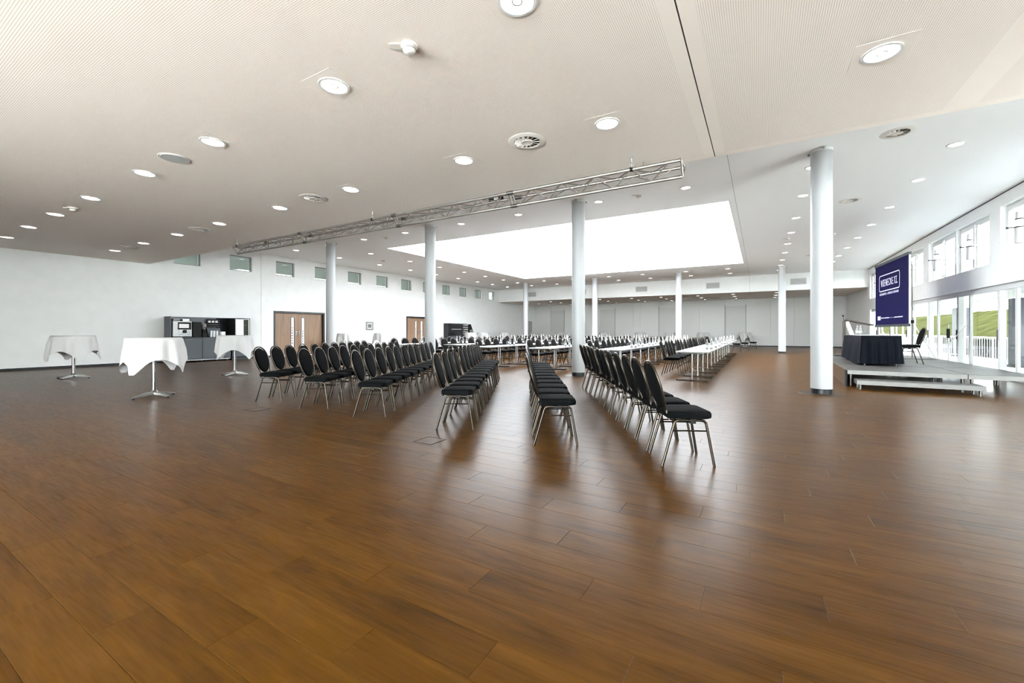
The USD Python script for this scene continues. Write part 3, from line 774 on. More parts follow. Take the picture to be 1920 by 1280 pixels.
def build_chair(label, loc, rz, group):
    t = thing("banquet_chair", label, "chair", loc, rz, group)
    # seat pad: rounded trapezoid, soft edges
    sh = Polygon([(-0.195, -0.195), (0.15, -0.215), (0.205, -0.17), (0.205, 0.17), (0.15, 0.215), (-0.195, 0.195)]).buffer(-0.03).buffer(0.03, quad_segs=4)
    ring = np.array(sh.exterior.coords)[:-1]
    if Polygon(ring).exterior.is_ccw is False:
        ring = ring[::-1]
    n = len(ring); cen = ring.mean(0)
    lv = [(0.90, 0.424), (0.985, 0.430), (1.0, 0.446), (0.995, 0.470), (0.95, 0.486), (0.80, 0.494), (0.45, 0.499)]
    v, f = [], []
    for s, z in lv:
        for q in ring:
            p2 = cen + (q - cen) * s
            v.append((*p2, z))
    v.append((*cen, 0.424)); v.append((*cen, 0.500))
    for i in range(len(lv) - 1):
        for j in range(n):
            j2 = (j + 1) % n
            f += [[i * n + j, i * n + j2, (i + 1) * n + j2], [i * n + j, (i + 1) * n + j2, (i + 1) * n + j]]
    for j in range(n):
        j2 = (j + 1) % n
        f += [[len(v) - 2, j2, j], [len(v) - 1, (len(lv) - 1) * n + j, (len(lv) - 1) * n + j2]]
    part(t, "seat", (np.array(v), np.array(f)), "black_fabric", smooth=50)
    # balloon back
    a = np.linspace(0, 2 * math.pi, 28, endpoint=False)
    out = []
    for q in a:
        y, z = math.sin(q), -math.cos(q)
        w = 0.178 * (1 + 0.10 * z)
        out.append((w * y, 0.697 + 0.212 * z))
    v, f = pad(out, 0.026)
    v[:, 0] += lean(v[:, 2])
    part(t, "backrest", (v, f), "black_fabric", smooth=50)
    half = [(0.172, 0.412), (0.150, 0.47), (0.148, 0.52), (0.178, 0.61), (0.197, 0.71), (0.188, 0.80), (0.145, 0.875), (0.075, 0.917), (0.0, 0.930)]
    pts = [(lean(z) if z > 0.45 else -0.185 + 0.35 * (0.45 - z), -y, z) for y, z in half] + [(lean(z) if z > 0.45 else -0.185 + 0.35 * (0.45 - z), y, z) for y, z in half[-2::-1]]
    part(t, "back_frame", tube(smooth_path(pts, 3), 0.0125, 8), "gunmetal", smooth=60)
    for s in (-1, 1):
        y = 0.188 * s
        part(t, "leg", tube(smooth_path([(0.0, y, 0.412), (0.10, y, 0.412), (0.138, y, 0.395), (0.152, y, 0.35), (0.212, y * 1.09, 0.0)], 3), 0.0125, 8), "gunmetal", smooth=60)
        part(t, "leg", tube(smooth_path([(0.0, y, 0.412), (-0.09, y, 0.412), (-0.130, y, 0.395), (-0.148, y, 0.35), (-0.248, y * 1.06, 0.0)], 3), 0.0125, 8), "gunmetal", smooth=60)
        part(t, "stretcher", tube([(-0.160, y * 1.01, 0.318), (0.158, y * 1.01, 0.318)], 0.007, 6), "gunmetal", smooth=60)
        part(t, "stacking_block", bx(0.0, 0.05, y - 0.016, y + 0.016, 0.385, 0.426), "black_plastic")
    part(t, "seat_frame", cat(tube([(0.10, -0.188, 0.412), (0.10, 0.188, 0.412)], 0.010, 6), tube([(-0.12, -0.188, 0.412), (-0.12, 0.188, 0.412)], 0.010, 6)), "gunmetal", smooth=60)
    return t
chair = Kind(build_chair)

fwx, fwy = -math.sin(YAW), math.cos(YAW)
rtx, rty = math.cos(YAW), math.sin(YAW)
ROWANG = math.atan2(25, 790)
rows = [(1.62, 3.99), (0.49, 4.68), (-0.68, 5.40), (-2.00, 6.15), (-3.06, 6.78), (-4.20, 7.50)]
for r, (u0, d0) in enumerate(rows):
    for k in range(11):
        u, d = u0 + 0.49 * k * math.sin(ROWANG), d0 + 0.49 * k * math.cos(ROWANG)
        random_turn = random.uniform(-1.6, 1.6)
        u += random.uniform(-0.012, 0.012)
        chair(f"black oval-back banquet chair, {ORD[k]} from the near end, {ORD[r]} theatre row from the stage",
              (u * rtx + d * fwx, u * rty + d * fwy, 0), math.degrees(YAW - ROWANG) + random_turn, f"chairs of the {ORD[r]} theatre row")

# ------------------------------------------------------------------ meeting tables with chairs, bottles, glasses
TBL, TBW, TBH = 1.2, 0.75, 0.712
def build_table(label, loc, rz, group):
    t = thing("meeting_table", label, "table", loc, rz, group)
    part(t, "tabletop", cbx(-TBW / 2, TBW / 2, -TBL / 2 + 0.002, TBL / 2 - 0.002, TBH - 0.026, TBH, 0.004), "table_white")
    part(t, "apron", cat(bx(-0.25, 0.25, -0.555, -0.525, TBH - 0.056, TBH - 0.026), bx(-0.25, 0.25, 0.525, 0.555, TBH - 0.056, TBH - 0.026), bx(-0.03, 0.03, -0.525, 0.525, TBH - 0.056, TBH - 0.026)), "apron_grey")
    for s in (-1, 1):
        y = 0.54 * s
        part(t, "leg", tube([(0, y, 0.03), (0, y, TBH - 0.056)], 0.022, 12), "chrome", smooth=40)
        part(t, "foot", cbx(-0.33, 0.33, y - 0.03, y + 0.03, 0.004, 0.032, 0.008), "gunmetal")
        part(t, "foot_cap", cat(cbx(-0.36, -0.33, y - 0.032, y + 0.032, 0.0, 0.034, 0.008), cbx(0.33, 0.36, y - 0.032, y + 0.032, 0.0, 0.034, 0.008)), "black_plastic")
    return t
table = Kind(build_table)
def build_bottle(label, loc, rz, group):
    t = thing("water_bottle", label, "bottle", loc, rz, group)
    part(t, "body", lathe([(0, 0), (0.034, 0.0), (0.036, 0.006), (0.036, 0.155), (0.033, 0.175), (0.018, 0.215), (0.0145, 0.235), (0.0145, 0.262), (0, 0.262)], 14), "bottle_grey", smooth=40)
    part(t, "cap", lathe([(0.0155, 0.250), (0.016, 0.250), (0.016, 0.274), (0, 0.274)], 12), "porcelain", smooth=40)
    part(t, "paper_band", lathe([(0.0365, 0.05), (0.0365, 0.12)], 14), "back_panel_grey", smooth=True)
    return t
def build_glass(label, loc, rz, group):
    t = thing("drinking_glass", label, "glass", loc, rz, group)
    part(t, "bowl", lathe([(0.006, 0.062), (0.024, 0.072), (0.033, 0.095), (0.034, 0.12), (0.029, 0.155)], 14), "drinking_glass", smooth=True)
    part(t, "stem", lathe([(0.005, 0.008), (0.004, 0.03), (0.006, 0.062)], 8), "drinking_glass", smooth=True)
    part(t, "foot", lathe([(0, 0.0), (0.031, 0.0), (0.030, 0.004), (0.005, 0.008)], 14), "drinking_glass", smooth=True)
    return t
bottle, glass = Kind(build_bottle), Kind(build_glass)
TXC = [-1.42 - 2.08 * i for i in range(6)]
Y0 = 10.97
rnd = random.Random(11)
for r, xc in enumerate(TXC):
    for k in range(1 if r == 4 else 0, 12):
        yc = Y0 + TBL * (k + 0.5)
        table(f"white meeting table on chrome legs, {ORD[k]} from the near end, {ORD[r]} table row from windows", (xc, yc, 0), 0, f"meeting tables of the {ORD[r]} row")
    for k in range(22):
        chair(f"black oval-back chair, {ORD[k]} from the near end, {ORD[r]} meeting table row from windows", (xc - 0.67 + rnd.uniform(-0.03, 0.03), 12.32 + 0.59 * k, 0), rnd.uniform(-3, 3), f"chairs of the {ORD[r]} table row")
    for k in range(1, 11):
        bxp, byp = xc + 0.16 + rnd.uniform(-0.04, 0.04), Y0 + TBL * k + 0.45 + rnd.uniform(-0.1, 0.1)
        for q, (dx, dy) in enumerate(((0, 0), (0.10, 0.09))):
            bottle(f"grey water bottle, {('nearer', 'farther')[q]} of two on {ORD[k]} table, {ORD[r]} row from windows", (bxp + dx, byp + dy, TBH), 0, "water bottles on the meeting tables")
        if k < 7:
            for q, (dx, dy) in enumerate(((-0.10, -0.04), (0.01, -0.13))):
                glass(f"stemmed glass, {('inner', 'outer')[q]} of two on {ORD[k]} table, {ORD[r]} row from windows", (bxp + dx, byp + dy, TBH), 0, "glasses on the meeting tables")
for k, (x, y) in enumerate(((-1.15, 27.5), (-0.8, 29.6), (-0.38, 31.6))):
    chair(f"black oval-back chair alone at the far table end, {ORD[k]} of three before back wall", (x, y, 0), 0, "chairs before the back wall")

# ------------------------------------------------------------------ high tables under white cloths
def cloth_mesh(seed, R=0.40, L=1.60, top=1.095):
    rg = random.Random(seed)
    nth, nr = 96, 15
    ph = [rg.uniform(0, 6.28) for _ in range(4)]
    rot0 = rg.uniform(0, 1.57)
    v, f = [(0, 0, top)], []
    for i in range(1, 4):
        for j in range(nth):
            th = 2 * math.pi * j / nth
            v.append((R * i / 3 * math.cos(th), R * i / 3 * math.sin(th), top))
    for i in range(1, nr + 1):
        for j in range(nth):
            th = 2 * math.pi * j / nth
            tt = th - rot0
            ext = L / 2 / max(abs(math.cos(tt)), abs(math.sin(tt)), 1e-6)
            ext = min(ext, L * 0.66)
            h = (ext - R) * i / nr
            t = i / nr
            wave = math.sin(9 * th + ph[0]) * 0.55 + math.sin(5 * th + ph[1]) * 0.3 + math.sin(14 * th + ph[2]) * 0.25
            corner = (ext - L / 2) / (L * 0.16)
            rad = R + 0.012 * min(1, h / 0.03) + (0.10 * h + 0.042 * wave * min(1, h / 0.22)) + 0.03 * corner * t
            v.append((rad * math.cos(th), rad * math.sin(th), top - max(0, h - 0.008) * 0.985 - 0.004))
    rowsn = 3 + nr
    for j in range(nth):
        f.append([0, 1 + j, 1 + (j + 1) % nth])
    for i in range(rowsn - 1):
        for j in range(nth):
            j2 = (j + 1) % nth
            a, b, c, d = 1 + i * nth + j, 1 + i * nth + j2, 1 + (i + 1) * nth + j2, 1 + (i + 1) * nth + j
            f += [[a, d, c], [a, c, b]]
    return trimesh.Trimesh(np.array(v), np.array(f), process=False)
def build_high_table(label, loc, rz, group):
    t = thing("high_table", label, "high table", loc, rz, group)
    part(t, "tabletop", lathe([(0, 1.062), (0.39, 1.062), (0.395, 1.07), (0.395, 1.082), (0.39, 1.09), (0, 1.09)], 32), "table_white", smooth=40)
    part(t, "post", tube([(0, 0, 0.09), (0, 0, 1.062)], 0.034, 16), "chrome", smooth=40)
    part(t, "hub", lathe([(0, 0.03), (0.075, 0.03), (0.085, 0.06), (0.06, 0.10), (0.036, 0.13)], 20), "cast_metal", smooth=40)
    for k in range(4):
        a = math.pi / 2 * k
        c, s = math.cos(a), math.sin(a)
        path = np.array([(0.05, 0.075), (0.20, 0.062), (0.36, 0.030)])
        ft = []
        for (r_, z_), w, h in zip(path, (0.045, 0.035, 0.026), (0.036, 0.028, 0.018)):
            for sy, sz in ((-1, -1), (1, -1), (1, 1), (-1, 1)):
                ft.append((r_ * c - sy * w * s, r_ * s + sy * w * c, z_ + sz * h * 0.6))
        part(t, "foot", trimesh.convex.convex_hull(np.array(ft)), "cast_metal")
        part(t, "glide", mv(cyl(0.018, 0, 0.02, 10), 0.34 * c, 0.34 * s), "black_plastic")
    return t
htable = Kind(build_high_table)
HT = [(-9.62, 3.35, "in front, between the open floor and theatre chairs", 15), (-15.2, 3.62, "standing by itself near the white wall", 40), (-12.46, 6.13, "in front of the coffee cabinet", 30),
      (-18.3, 14.3, "first along the white wall beyond the wooden double door", 0), (-18.3, 16.7, "under the small square wall panel", 20), (-18.1, 24.85, "in front of the black cabinet", 10),
      (-18.2, 26.55, "just past the black cabinet", 50), (-18.2, 29.7, "last along the white wall", 5), (-18.75, 36.2, "in the far corner by the grey door", 0),
      (-16.1, 36.2, "second along the back wall", 25), (-15.05, 36.2, "third along the back wall, touching its neighbour", 60), (-11.9, 36.2, "fourth along the back wall", 10),
      (-8.72, 36.2, "fifth along the back wall", 35), (-6.36, 36.2, "sixth along the back wall", 15), (-3.85, 36.2, "seventh along the back wall", 70),
      (-0.98, 36.2, "eighth along the back wall, behind the lone chairs", 45)]
clothkinds = {}
for k, (x, y, where, rz) in enumerate(HT):
    htable(f"chrome high table with star foot {where}", (x, y, 0), rz, "high tables around the hall")
    lab = f"white cloth on the high table {where}"
    s = (3, 5, 8, 11)[k % 4]
    if s in clothkinds:
        dup(clothkinds[s], lab, (x, y, 0), rz * 1.7, "white cloths on the high tables")
    else:
        t = thing("tablecloth", lab, "tablecloth", (x, y, 0), rz * 1.7, "white cloths on the high tables")
        part(t, "cloth", cloth_mesh(s), "cloth_white", smooth=True)
        clothkinds[s] = t

# ------------------------------------------------------------------ coffee cabinet by the white wall
CX = XL + 0.02
cab = thing("base_cabinet", "anthracite base cabinet with three doors under the coffee machine", "cabinet", (CX, 7.15, 0))
part(cab, "body", bx(0, 0.60, 0.0, 2.03, 0.10, 0.93), "anthracite")
for k, (a, b) in enumerate(((0.38, 0.98), (1.0, 1.48), (1.5, 2.0))):
    dr = part(cab, "door", cbx(0.602, 0.622, a, b, 0.14, 0.915, 0.003), "anthracite_panel")
    part(dr, "handle", cbx(0.622, 0.64, a + 0.06 if k != 1 else b - 0.26, a + 0.26 if k != 1 else b - 0.06, 0.875, 0.893, 0.003), "chrome")
dr = part(cab, "drawer", cbx(0.602, 0.622, 0.02, 0.36, 0.14, 0.915, 0.003), "anthracite")
part(cab, "plinth", bx(0.02, 0.58, 0.02, 2.01, 0.06, 0.10), "steel_grey")
part(cab, "side_cheek", bx(0.052, 0.58, -0.045, -0.024, 0.06, 1.765), "anthracite")
for y in (0.1, 1.0, 1.93):
    part(cab, "castor", cat(rot(cyl(0.03, -0.012, 0.012, 12), math.pi / 2, (1, 0, 0)).apply_translation((0.5, y, 0.03)), bx(0.48, 0.52, y - 0.02, y + 0.02, 0.03, 0.06)), "chrome")
cab2 = thing("base_cabinet", "black base cabinet under the glass display fridge", "cabinet", (CX, 9.22, 0))
part(cab2, "body", bx(0, 0.60, 0.0, 0.78, 0.10, 0.93), "black_gloss")
part(cab2, "door", cbx(0.602, 0.622, 0.02, 0.76, 0.14, 0.915, 0.003), "anthracite")
part(cab2, "plinth", bx(0.02, 0.58, 0.02, 0.76, 0.0, 0.10), "dark_base")
t = solo("worktop", "dark worktop running over both base cabinets", "worktop", cbx(CX, CX + 0.65, 7.13, 10.02, 0.932, 0.965), "anthracite")
bp = thing("splashback", "tall anthracite back panel behind the coffee machine", "panel", (CX, 7.13, 0.965))
part(bp, "panel", bx(0, 0.03, 0.03, 2.87, 0.0, 0.78), "anthracite_panel")
part(bp, "edge_strip", cat(bx(0, 0.05, 0, 0.03, 0, 0.80), bx(0, 0.05, 0, 2.9, 0.78, 0.80)), "anthracite")
part(bp, "black_panel", bx(0.03, 0.035, 1.75, 2.24, 0.0, 0.78), "black_gloss")
cm = thing("coffee_machine", "grey and black automatic coffee machine on the worktop", "coffee machine", (CX + 0.12, 7.20, 0.965))
part(cm, "body", cbx(0.0, 0.40, 0.0, 0.62, 0.03, 0.62, 0.01), "steel_grey")
part(cm, "milk_cooler", cbx(0.02, 0.40, 0.65, 0.95, 0.0, 0.60, 0.01), "black_plastic")
part(cm, "screen", bx(0.402, 0.408, 0.20, 0.52, 0.36, 0.52), "machine_screen")
part(cm, "front_panel", cbx(0.40, 0.403, 0.16, 0.60, 0.30, 0.58), "black_plastic")
part(cm, "niche", bx(0.40, 0.404, 0.18, 0.58, 0.06, 0.27), "chrome")
part(cm, "spout", cbx(0.40, 0.47, 0.33, 0.43, 0.17, 0.29, 0.01), "black_plastic")
part(cm, "bean_hopper", cbx(0.05, 0.32, 0.05, 0.27, 0.62, 0.72, 0.01), "bottle_grey")
part(cm, "bean_hopper", cbx(0.05, 0.32, 0.34, 0.58, 0.62, 0.72, 0.01), "chrome")
part(cm, "drip_tray", cbx(0.36, 0.50, 0.14, 0.60, 0.0, 0.03, 0.005), "black_plastic")
gr = thing("coffee_grinder", "small black coffee grinder beside the coffee machine", "grinder", (CX + 0.35, 8.30, 0.965))
part(gr, "base", cbx(-0.09, 0.09, -0.09, 0.09, 0, 0.16, 0.01), "black_plastic")
part(gr, "hopper", lathe([(0.05, 0.30), (0.085, 0.36), (0.09, 0.52), (0.06, 0.54), (0, 0.54)], 16), "bottle_grey", smooth=40)
part(gr, "neck", cbx(-0.06, 0.06, -0.06, 0.06, 0.16, 0.31, 0.01), "black_gloss")
part(gr, "arm", bar((0.06, 0, 0.40), (0.15, 0.05, 0.34), 0.03, 0.03), "chrome")
bn = thing("bottle_rack", "wire rack with upturned cups on the back panel above the white cups", "rack", (CX + 0.06, 8.50, 1.36))
part(bn, "back", bx(0, 0.01, 0, 0.42, 0, 0.34), "black_plastic")
for k in range(4):
    part(bn, "wire", tube([(0.015, 0.0, 0.05 + 0.085 * k), (0.20, 0.0, 0.02 + 0.085 * k), (0.20, 0.42, 0.02 + 0.085 * k), (0.015, 0.42, 0.05 + 0.085 * k)], 0.006, 6), "chrome")
for k in range(3):
    part(bn, "cup", lathe([(0.05, 0), (0.035, 0.08), (0, 0.08)], 12, (0.11, 0.08 + 0.13 * k, 0.20)), "porcelain", smooth=40)
def build_cups(label, loc, rz, group):
    t = thing("cup_stack", label, "cups", loc, rz, group)
    for k in range(5):
        part(t, "cup", lathe([(0, 0.05 * k), (0.036, 0.05 * k), (0.046, 0.05 * k + 0.055), (0.042, 0.05 * k + 0.055)], 14), "porcelain", smooth=40)
    return t
cups = Kind(build_cups)
for k in range(3):
    cups(f"tall stack of white cups on the worktop, {ORD[k]} from the coffee machine", (CX + 0.45, 8.52 + 0.11 * k, 0.965), 0, "stacks of white cups")
bi = thing("tea_box", "black sloping tea box beside the stacks of white cups", "box", (CX + 0.12, 8.46, 0.965))
part(bi, "case", trimesh.convex.convex_hull(np.array([(0, 0, 0), (0.2, 0, 0), (0.2, 0.5, 0), (0, 0.5, 0), (0, 0, 0.37), (0.09, 0, 0.37), (0, 0.5, 0.37), (0.09, 0.5, 0.37)])), "black_plastic")
part(bi, "lid", bar((0.21, 0.25, 0.03), (0.10, 0.25, 0.36), 0.48, 0.01), "anthracite")
cn = thing("carton_box", "small light grey carton on the worktop end of the cups", "box", (CX + 0.36, 8.86, 0.965))
part(cn, "carton", cbx(0, 0.16, 0, 0.16, 0, 0.21), "porcelain")
part(cn, "lid", cbx(-0.003, 0.163, -0.003, 0.163, 0.21, 0.225), "steel_grey")
fr = thing("display_fridge", "small glass-fronted display fridge on the black cabinet", "fridge", (CX + 0.05, 9.36, 0.965))
part(fr, "case", cat(bx(0, 0.5, 0, 0.025, 0, 0.78), bx(0, 0.5, 0.595, 0.62, 0, 0.78), bx(0, 0.5, 0.025, 0.595, 0.75, 0.78), bx(0, 0.5, 0.025, 0.595, 0, 0.04), bx(0, 0.02, 0.025, 0.595, 0.04, 0.75)), "black_plastic")
part(fr, "lining", bx(0.02, 0.03, 0.03, 0.59, 0.045, 0.745), "lit_glass")
for z in (0.25, 0.48):
    part(fr, "shelf", bx(0.03, 0.42, 0.03, 0.59, z, z + 0.008), "chrome")
dg = part(fr, "glass_door", bx(0.485, 0.49, 0.06, 0.56, 0.06, 0.73), "pane")
part(dg, "door_frame", cat(bx(0.48, 0.51, 0.025, 0.06, 0.04, 0.75), bx(0.48, 0.51, 0.56, 0.595, 0.04, 0.75), bx(0.48, 0.51, 0.06, 0.56, 0.73, 0.75), bx(0.48, 0.51, 0.06, 0.56, 0.04, 0.06)), "steel_grey")
part(dg, "handle", cbx(0.51, 0.53, 0.54, 0.56, 0.3, 0.55), "chrome")

# far black cabinet with cup shelf
bc = thing("service_cabinet", "tall black drinks cabinet with a grey rack by the far white wall", "cabinet", (XL + 0.02, 23.6, 0))
part(bc, "body", bx(0, 0.45, 0, 2.2, 0.05, 1.75), "black_gloss")
for k in range(2):
    dd = part(bc, "door", cbx(0.452, 0.47, 0.03 + 0.8 * k, 0.80 + 0.8 * k, 0.08, 0.85, 0.004), "anthracite")
    part(dd, "handle", bx(0.47, 0.485, 0.70 + 0.06 * k, 0.73 + 0.06 * k, 0.6, 0.8), "chrome")
part(bc, "counter_strip", cbx(0.45, 0.52, 0.3, 1.4, 1.30, 1.36), "steel_grey")
part(bc, "plinth", bx(0.02, 0.43, 0.02, 2.18, 0, 0.05), "dark_base")
for k in range(6):
    part(bc, "rack_shelf", cbx(0.45, 0.60, 1.66, 2.16, 0.75 + 0.17 * k, 0.86 + 0.17 * k, 0.01), "steel_grey")
c2 = thing("coffee_machine", "black coffee machine standing past the tall black cabinet", "coffee machine", (XL + 0.1, 25.95, 0))
part(c2, "stand", cbx(0, 0.45, 0, 0.6, 0, 0.95), "anthracite")
part(c2, "body", trimesh.convex.convex_hull(np.array([(0, 0, 0.95), (0.45, 0, 0.95), (0, 0.65, 0.95), (0.45, 0.65, 0.95), (0, 0, 1.72), (0.4, 0, 1.72), (0, 0.3, 1.72), (0.4, 0.3, 1.72)])), "black_plastic")
part(c2, "front_plate", cbx(0.45, 0.46, 0.1, 0.5, 1.02, 1.3), "chrome")

# framed square wall panel
sp = thing("wall_control_panel", "small square grey framed control panel on the white wall", "wall panel", (XL, 16.67, 1.26))
part(sp, "frame", cat(bx(0, 0.03, 0, 0.55, 0.40, 0.48), bx(0, 0.03, 0, 0.55, 0, 0.08), bx(0, 0.03, 0, 0.10, 0.08, 0.40), bx(0, 0.03, 0.45, 0.55, 0.08, 0.40)), "sign_frame")
part(sp, "mount", bx(0, 0.015, 0.10, 0.45, 0.08, 0.40), "porcelain")
part(sp, "display", cbx(0.015, 0.028, 0.15, 0.41, 0.13, 0.35), "sign_plate")

# floor boxes
def build_floor_box(label, loc, rz, group):
    t = thing("floor_box", label, "floor box", loc, rz, group)
    part(t, "lid", bx(-0.115, 0.115, -0.115, 0.115, 0, 0.002), "plank_floor")
    part(t, "frame", cat(bx(-0.13, 0.13, 0.117, 0.13, 0, 0.003), bx(-0.13, 0.13, -0.13, -0.117, 0, 0.003), bx(-0.13, -0.117, -0.117, 0.117, 0, 0.003), bx(0.117, 0.13, -0.117, 0.117, 0, 0.003)), "joint_dark")
    return t
fbx = Kind(build_floor_box)
fbx("square floor box lid with a dark rim in front of the theatre chairs", (-3.16, 3.57, 0), 0, "floor boxes")
fbx("square floor box lid with a dark rim toward the high tables", (-6.72, 3.63, 0), 0, "floor boxes")

# ------------------------------------------------------------------ wall lamps on the clerestory mullions
def build_lamp(label, loc, rz, group):
    t = thing("wall_lamp", label, "wall lamp", loc, rz, group)
    part(t, "bracket", bx(0, 0.14, -0.03, 0.03, 0.02, 0.06), "steel_grey")
    part(t, "shade", lathe([(0.068, -0.36), (0.075, -0.35), (0.075, 0.0), (0.070, 0.004), (0, 0.004)], 20), "lamp_grey", smooth=40)
    part(t, "shade", lathe([(0, 0.20), (0.062, 0.20), (0.062, 0.37), (0, 0.37)], 20), "lamp_grey", smooth=40)
    part(t, "diffuser", lathe([(0.056, 0.0), (0.056, 0.20)], 20), "porcelain", smooth=True)
    part(t, "ring", lathe([(0.077, 0.0), (0.088, 0.0), (0.088, 0.02), (0.077, 0.02)], 20), "black_plastic", smooth=30)
    part(t, "ring", lathe([(0.063, 0.19), (0.072, 0.19), (0.072, 0.21), (0.063, 0.21)], 20), "black_plastic", smooth=30)
    part(t, "clamp", cat(bx(-0.20, -0.08, -0.012, 0.012, 0.0, 0.02), bx(-0.21, -0.18, -0.02, 0.02, -0.01, 0.03)), "black_plastic")
    part(t, "back_rail", bx(0.14, 0.19, -0.02, 0.02, -0.52, 0.62), "joint_grey")
    return t
lamp = Kind(build_lamp)
for k, y in enumerate((14.42, 17.08, 19.74, 22.4, 25.07, 27.7)):
    lamp(f"white cylindrical wall lamp with black rings between clerestory panes, {ORD[k]} from the near end", (5.20, y, 3.62), 0, "cylindrical wall lamps")

# ------------------------------------------------------------------ stage
SZ = 0.36
ST = (1.66, 11.72)
SR = -1.8
st = thing("stage_platform", "low grey modular stage with aluminium edges in front of the window wall", "stage", (*ST, 0), SR)
cols_ = ((0.0, 1.86), (1.87, 2.90))
for a, b in cols_:
    for k in range(4):
        y0, y1 = 2.0 * k, 2.0 * k + 1.99
        part(st, "deck", cbx(a + 0.012, b - 0.012, y0 + 0.012, y1 - 0.012, SZ - 0.03, SZ, 0.003), "deck_grey")
        part(st, "edge_frame", cat(bx(a, b, y0, y0 + 0.03, SZ - 0.09, SZ - 0.004), bx(a, b, y1 - 0.03, y1, SZ - 0.09, SZ - 0.004), bx(a, a + 0.03, y0 + 0.03, y1 - 0.03, SZ - 0.09, SZ - 0.004), bx(b - 0.03, b, y0 + 0.03, y1 - 0.03, SZ - 0.09, SZ - 0.004)), "aluminium")
        for xx in (a + 0.06, b - 0.06):
            for yy in (y0 + 0.07, y1 - 0.07):
                part(st, "leg", tube([(xx, yy, 0), (xx, yy, SZ - 0.09)], 0.024, 10), "aluminium", smooth=40)
part(st, "skirt", bx(-0.022, -0.006, 0.22, 8.0, 0.0, SZ - 0.006), "skirt_brown")
part(st, "gap_shade", bx(-0.024, -0.004, -0.01, 0.22, 0.0, SZ - 0.006), "black_plastic", label="black sheet standing for the dark gap under the stage corner")  # flat black sheet stands in for shade in the under-stage gap
sp_ = thing("stage_step", "single low grey step with an aluminium edge in front of the stage", "step", (1.74, 11.18, 0), SR)
part(sp_, "tread", cbx(0.03, 1.83, 0.03, 0.42, 0.165, 0.195, 0.003), "deck_grey")
part(sp_, "edge_frame", cat(bx(0, 1.86, 0, 0.03, 0.105, 0.19), bx(0, 1.86, 0.42, 0.45, 0.105, 0.19), bx(0, 0.03, 0.03, 0.42, 0.105, 0.19), bx(1.83, 1.86, 0.03, 0.42, 0.105, 0.19)), "aluminium")
for xx in (0.06, 1.80):
    for yy in (0.06, 0.39):
        part(sp_, "leg", tube([(xx, yy, 0), (xx, yy, 0.105)], 0.024, 10), "aluminium", smooth=40)

# draped table on the stage
ct = thing("stage_table", "long table on the stage, white top above a dark skirt", "table", (2.19, 13.5, SZ), -1.5)
part(ct, "tabletop", cbx(0, 0.74, 0, 3.05, 0.715, 0.742, 0.004), "table_white")
for xx in (0.07, 0.67):
    for yy in (0.08, 1.5, 2.97):
        part(ct, "leg", tube([(xx, yy, 0.0), (xx, yy, 0.715)], 0.02, 10), "aluminium", smooth=40)
def skirt_mesh():
    corners = [(0.0, 3.05), (0.0, 0.0), (0.74, 0.0), (0.74, 3.05), (0.0, 3.05)]
    path, nrm = [], []
    for (a, b) in zip(corners[:-1], corners[1:]):
        a, b = np.array(a), np.array(b)
        L = np.linalg.norm(b - a); d = (b - a) / L; nn = np.array((d[1], -d[0]))
        if np.dot(nn, a + d * L / 2 - np.array((0.37, 1.5))) < 0: nn = -nn
        for s in np.arange(0, L, 0.02):
            path.append(a + d * s)
            w = min(s, L - s) / 0.12
            if w < 1:
                out = nn * (0.5 + 0.5 * w) + (-d if s < L / 2 else d) * (0.5 - 0.5 * w)
            else:
                out = nn
            nrm.append(out)
    path, nrm = np.array(path), np.array(nrm)
    n = len(path); s = np.arange(n) * 0.02
    fold = 0.5 * np.sin(s * 2 * math.pi / 0.16 + 0.8 * np.sin(s * 3.1)) + 0.35 * np.sin(s * 2 * math.pi / 0.27 + 1.3)
    v, f = [], []
    lev = np.linspace(0, 1, 9)
    for t in lev:
        z = 0.738 - t * 0.69
        hem = 0.02 * np.sin(s * 1.9) * t
        q = path + nrm * (0.010 + (0.075 * t ** 1.2 + 0.030 * fold * min(1, t * 2.5)))[:, None]
        for k in range(n):
            v.append((*q[k], z + hem[k]))
    for i in range(len(lev) - 1):
        for j in range(n):
            j2 = (j + 1) % n
            f += [[i * n + j, (i + 1) * n + j, (i + 1) * n + j2], [i * n + j, (i + 1) * n + j2, i * n + j2]]
    return trimesh.Trimesh(np.array(v), np.array(f), process=False)
part(ct, "skirt", skirt_mesh(), "cloth_navy", smooth=True, label="dark navy pleated table skirt")
chair("black oval-back chair on the stage, drawn up to the dark skirted table", (3.34, 14.75, SZ + 0.004), 183, "chair on the stage")
for k, (dx, dy) in enumerate(((2.52, 16.15), (2.62, 16.3))):
    bottle(f"grey water bottle on the stage table, {('nearer', 'farther')[k]} of the two", (dx, dy, SZ + 0.742), 0, "bottles on the stage table")
for k, (dx, dy) in enumerate(((2.60, 16.02), (2.70, 16.15), (2.45, 15.98))):
    glass(f"stemmed glass on the stage table, {ORD[k]} of the three beside the bottles", (dx, dy, SZ + 0.742), 0, "glasses on the stage table")

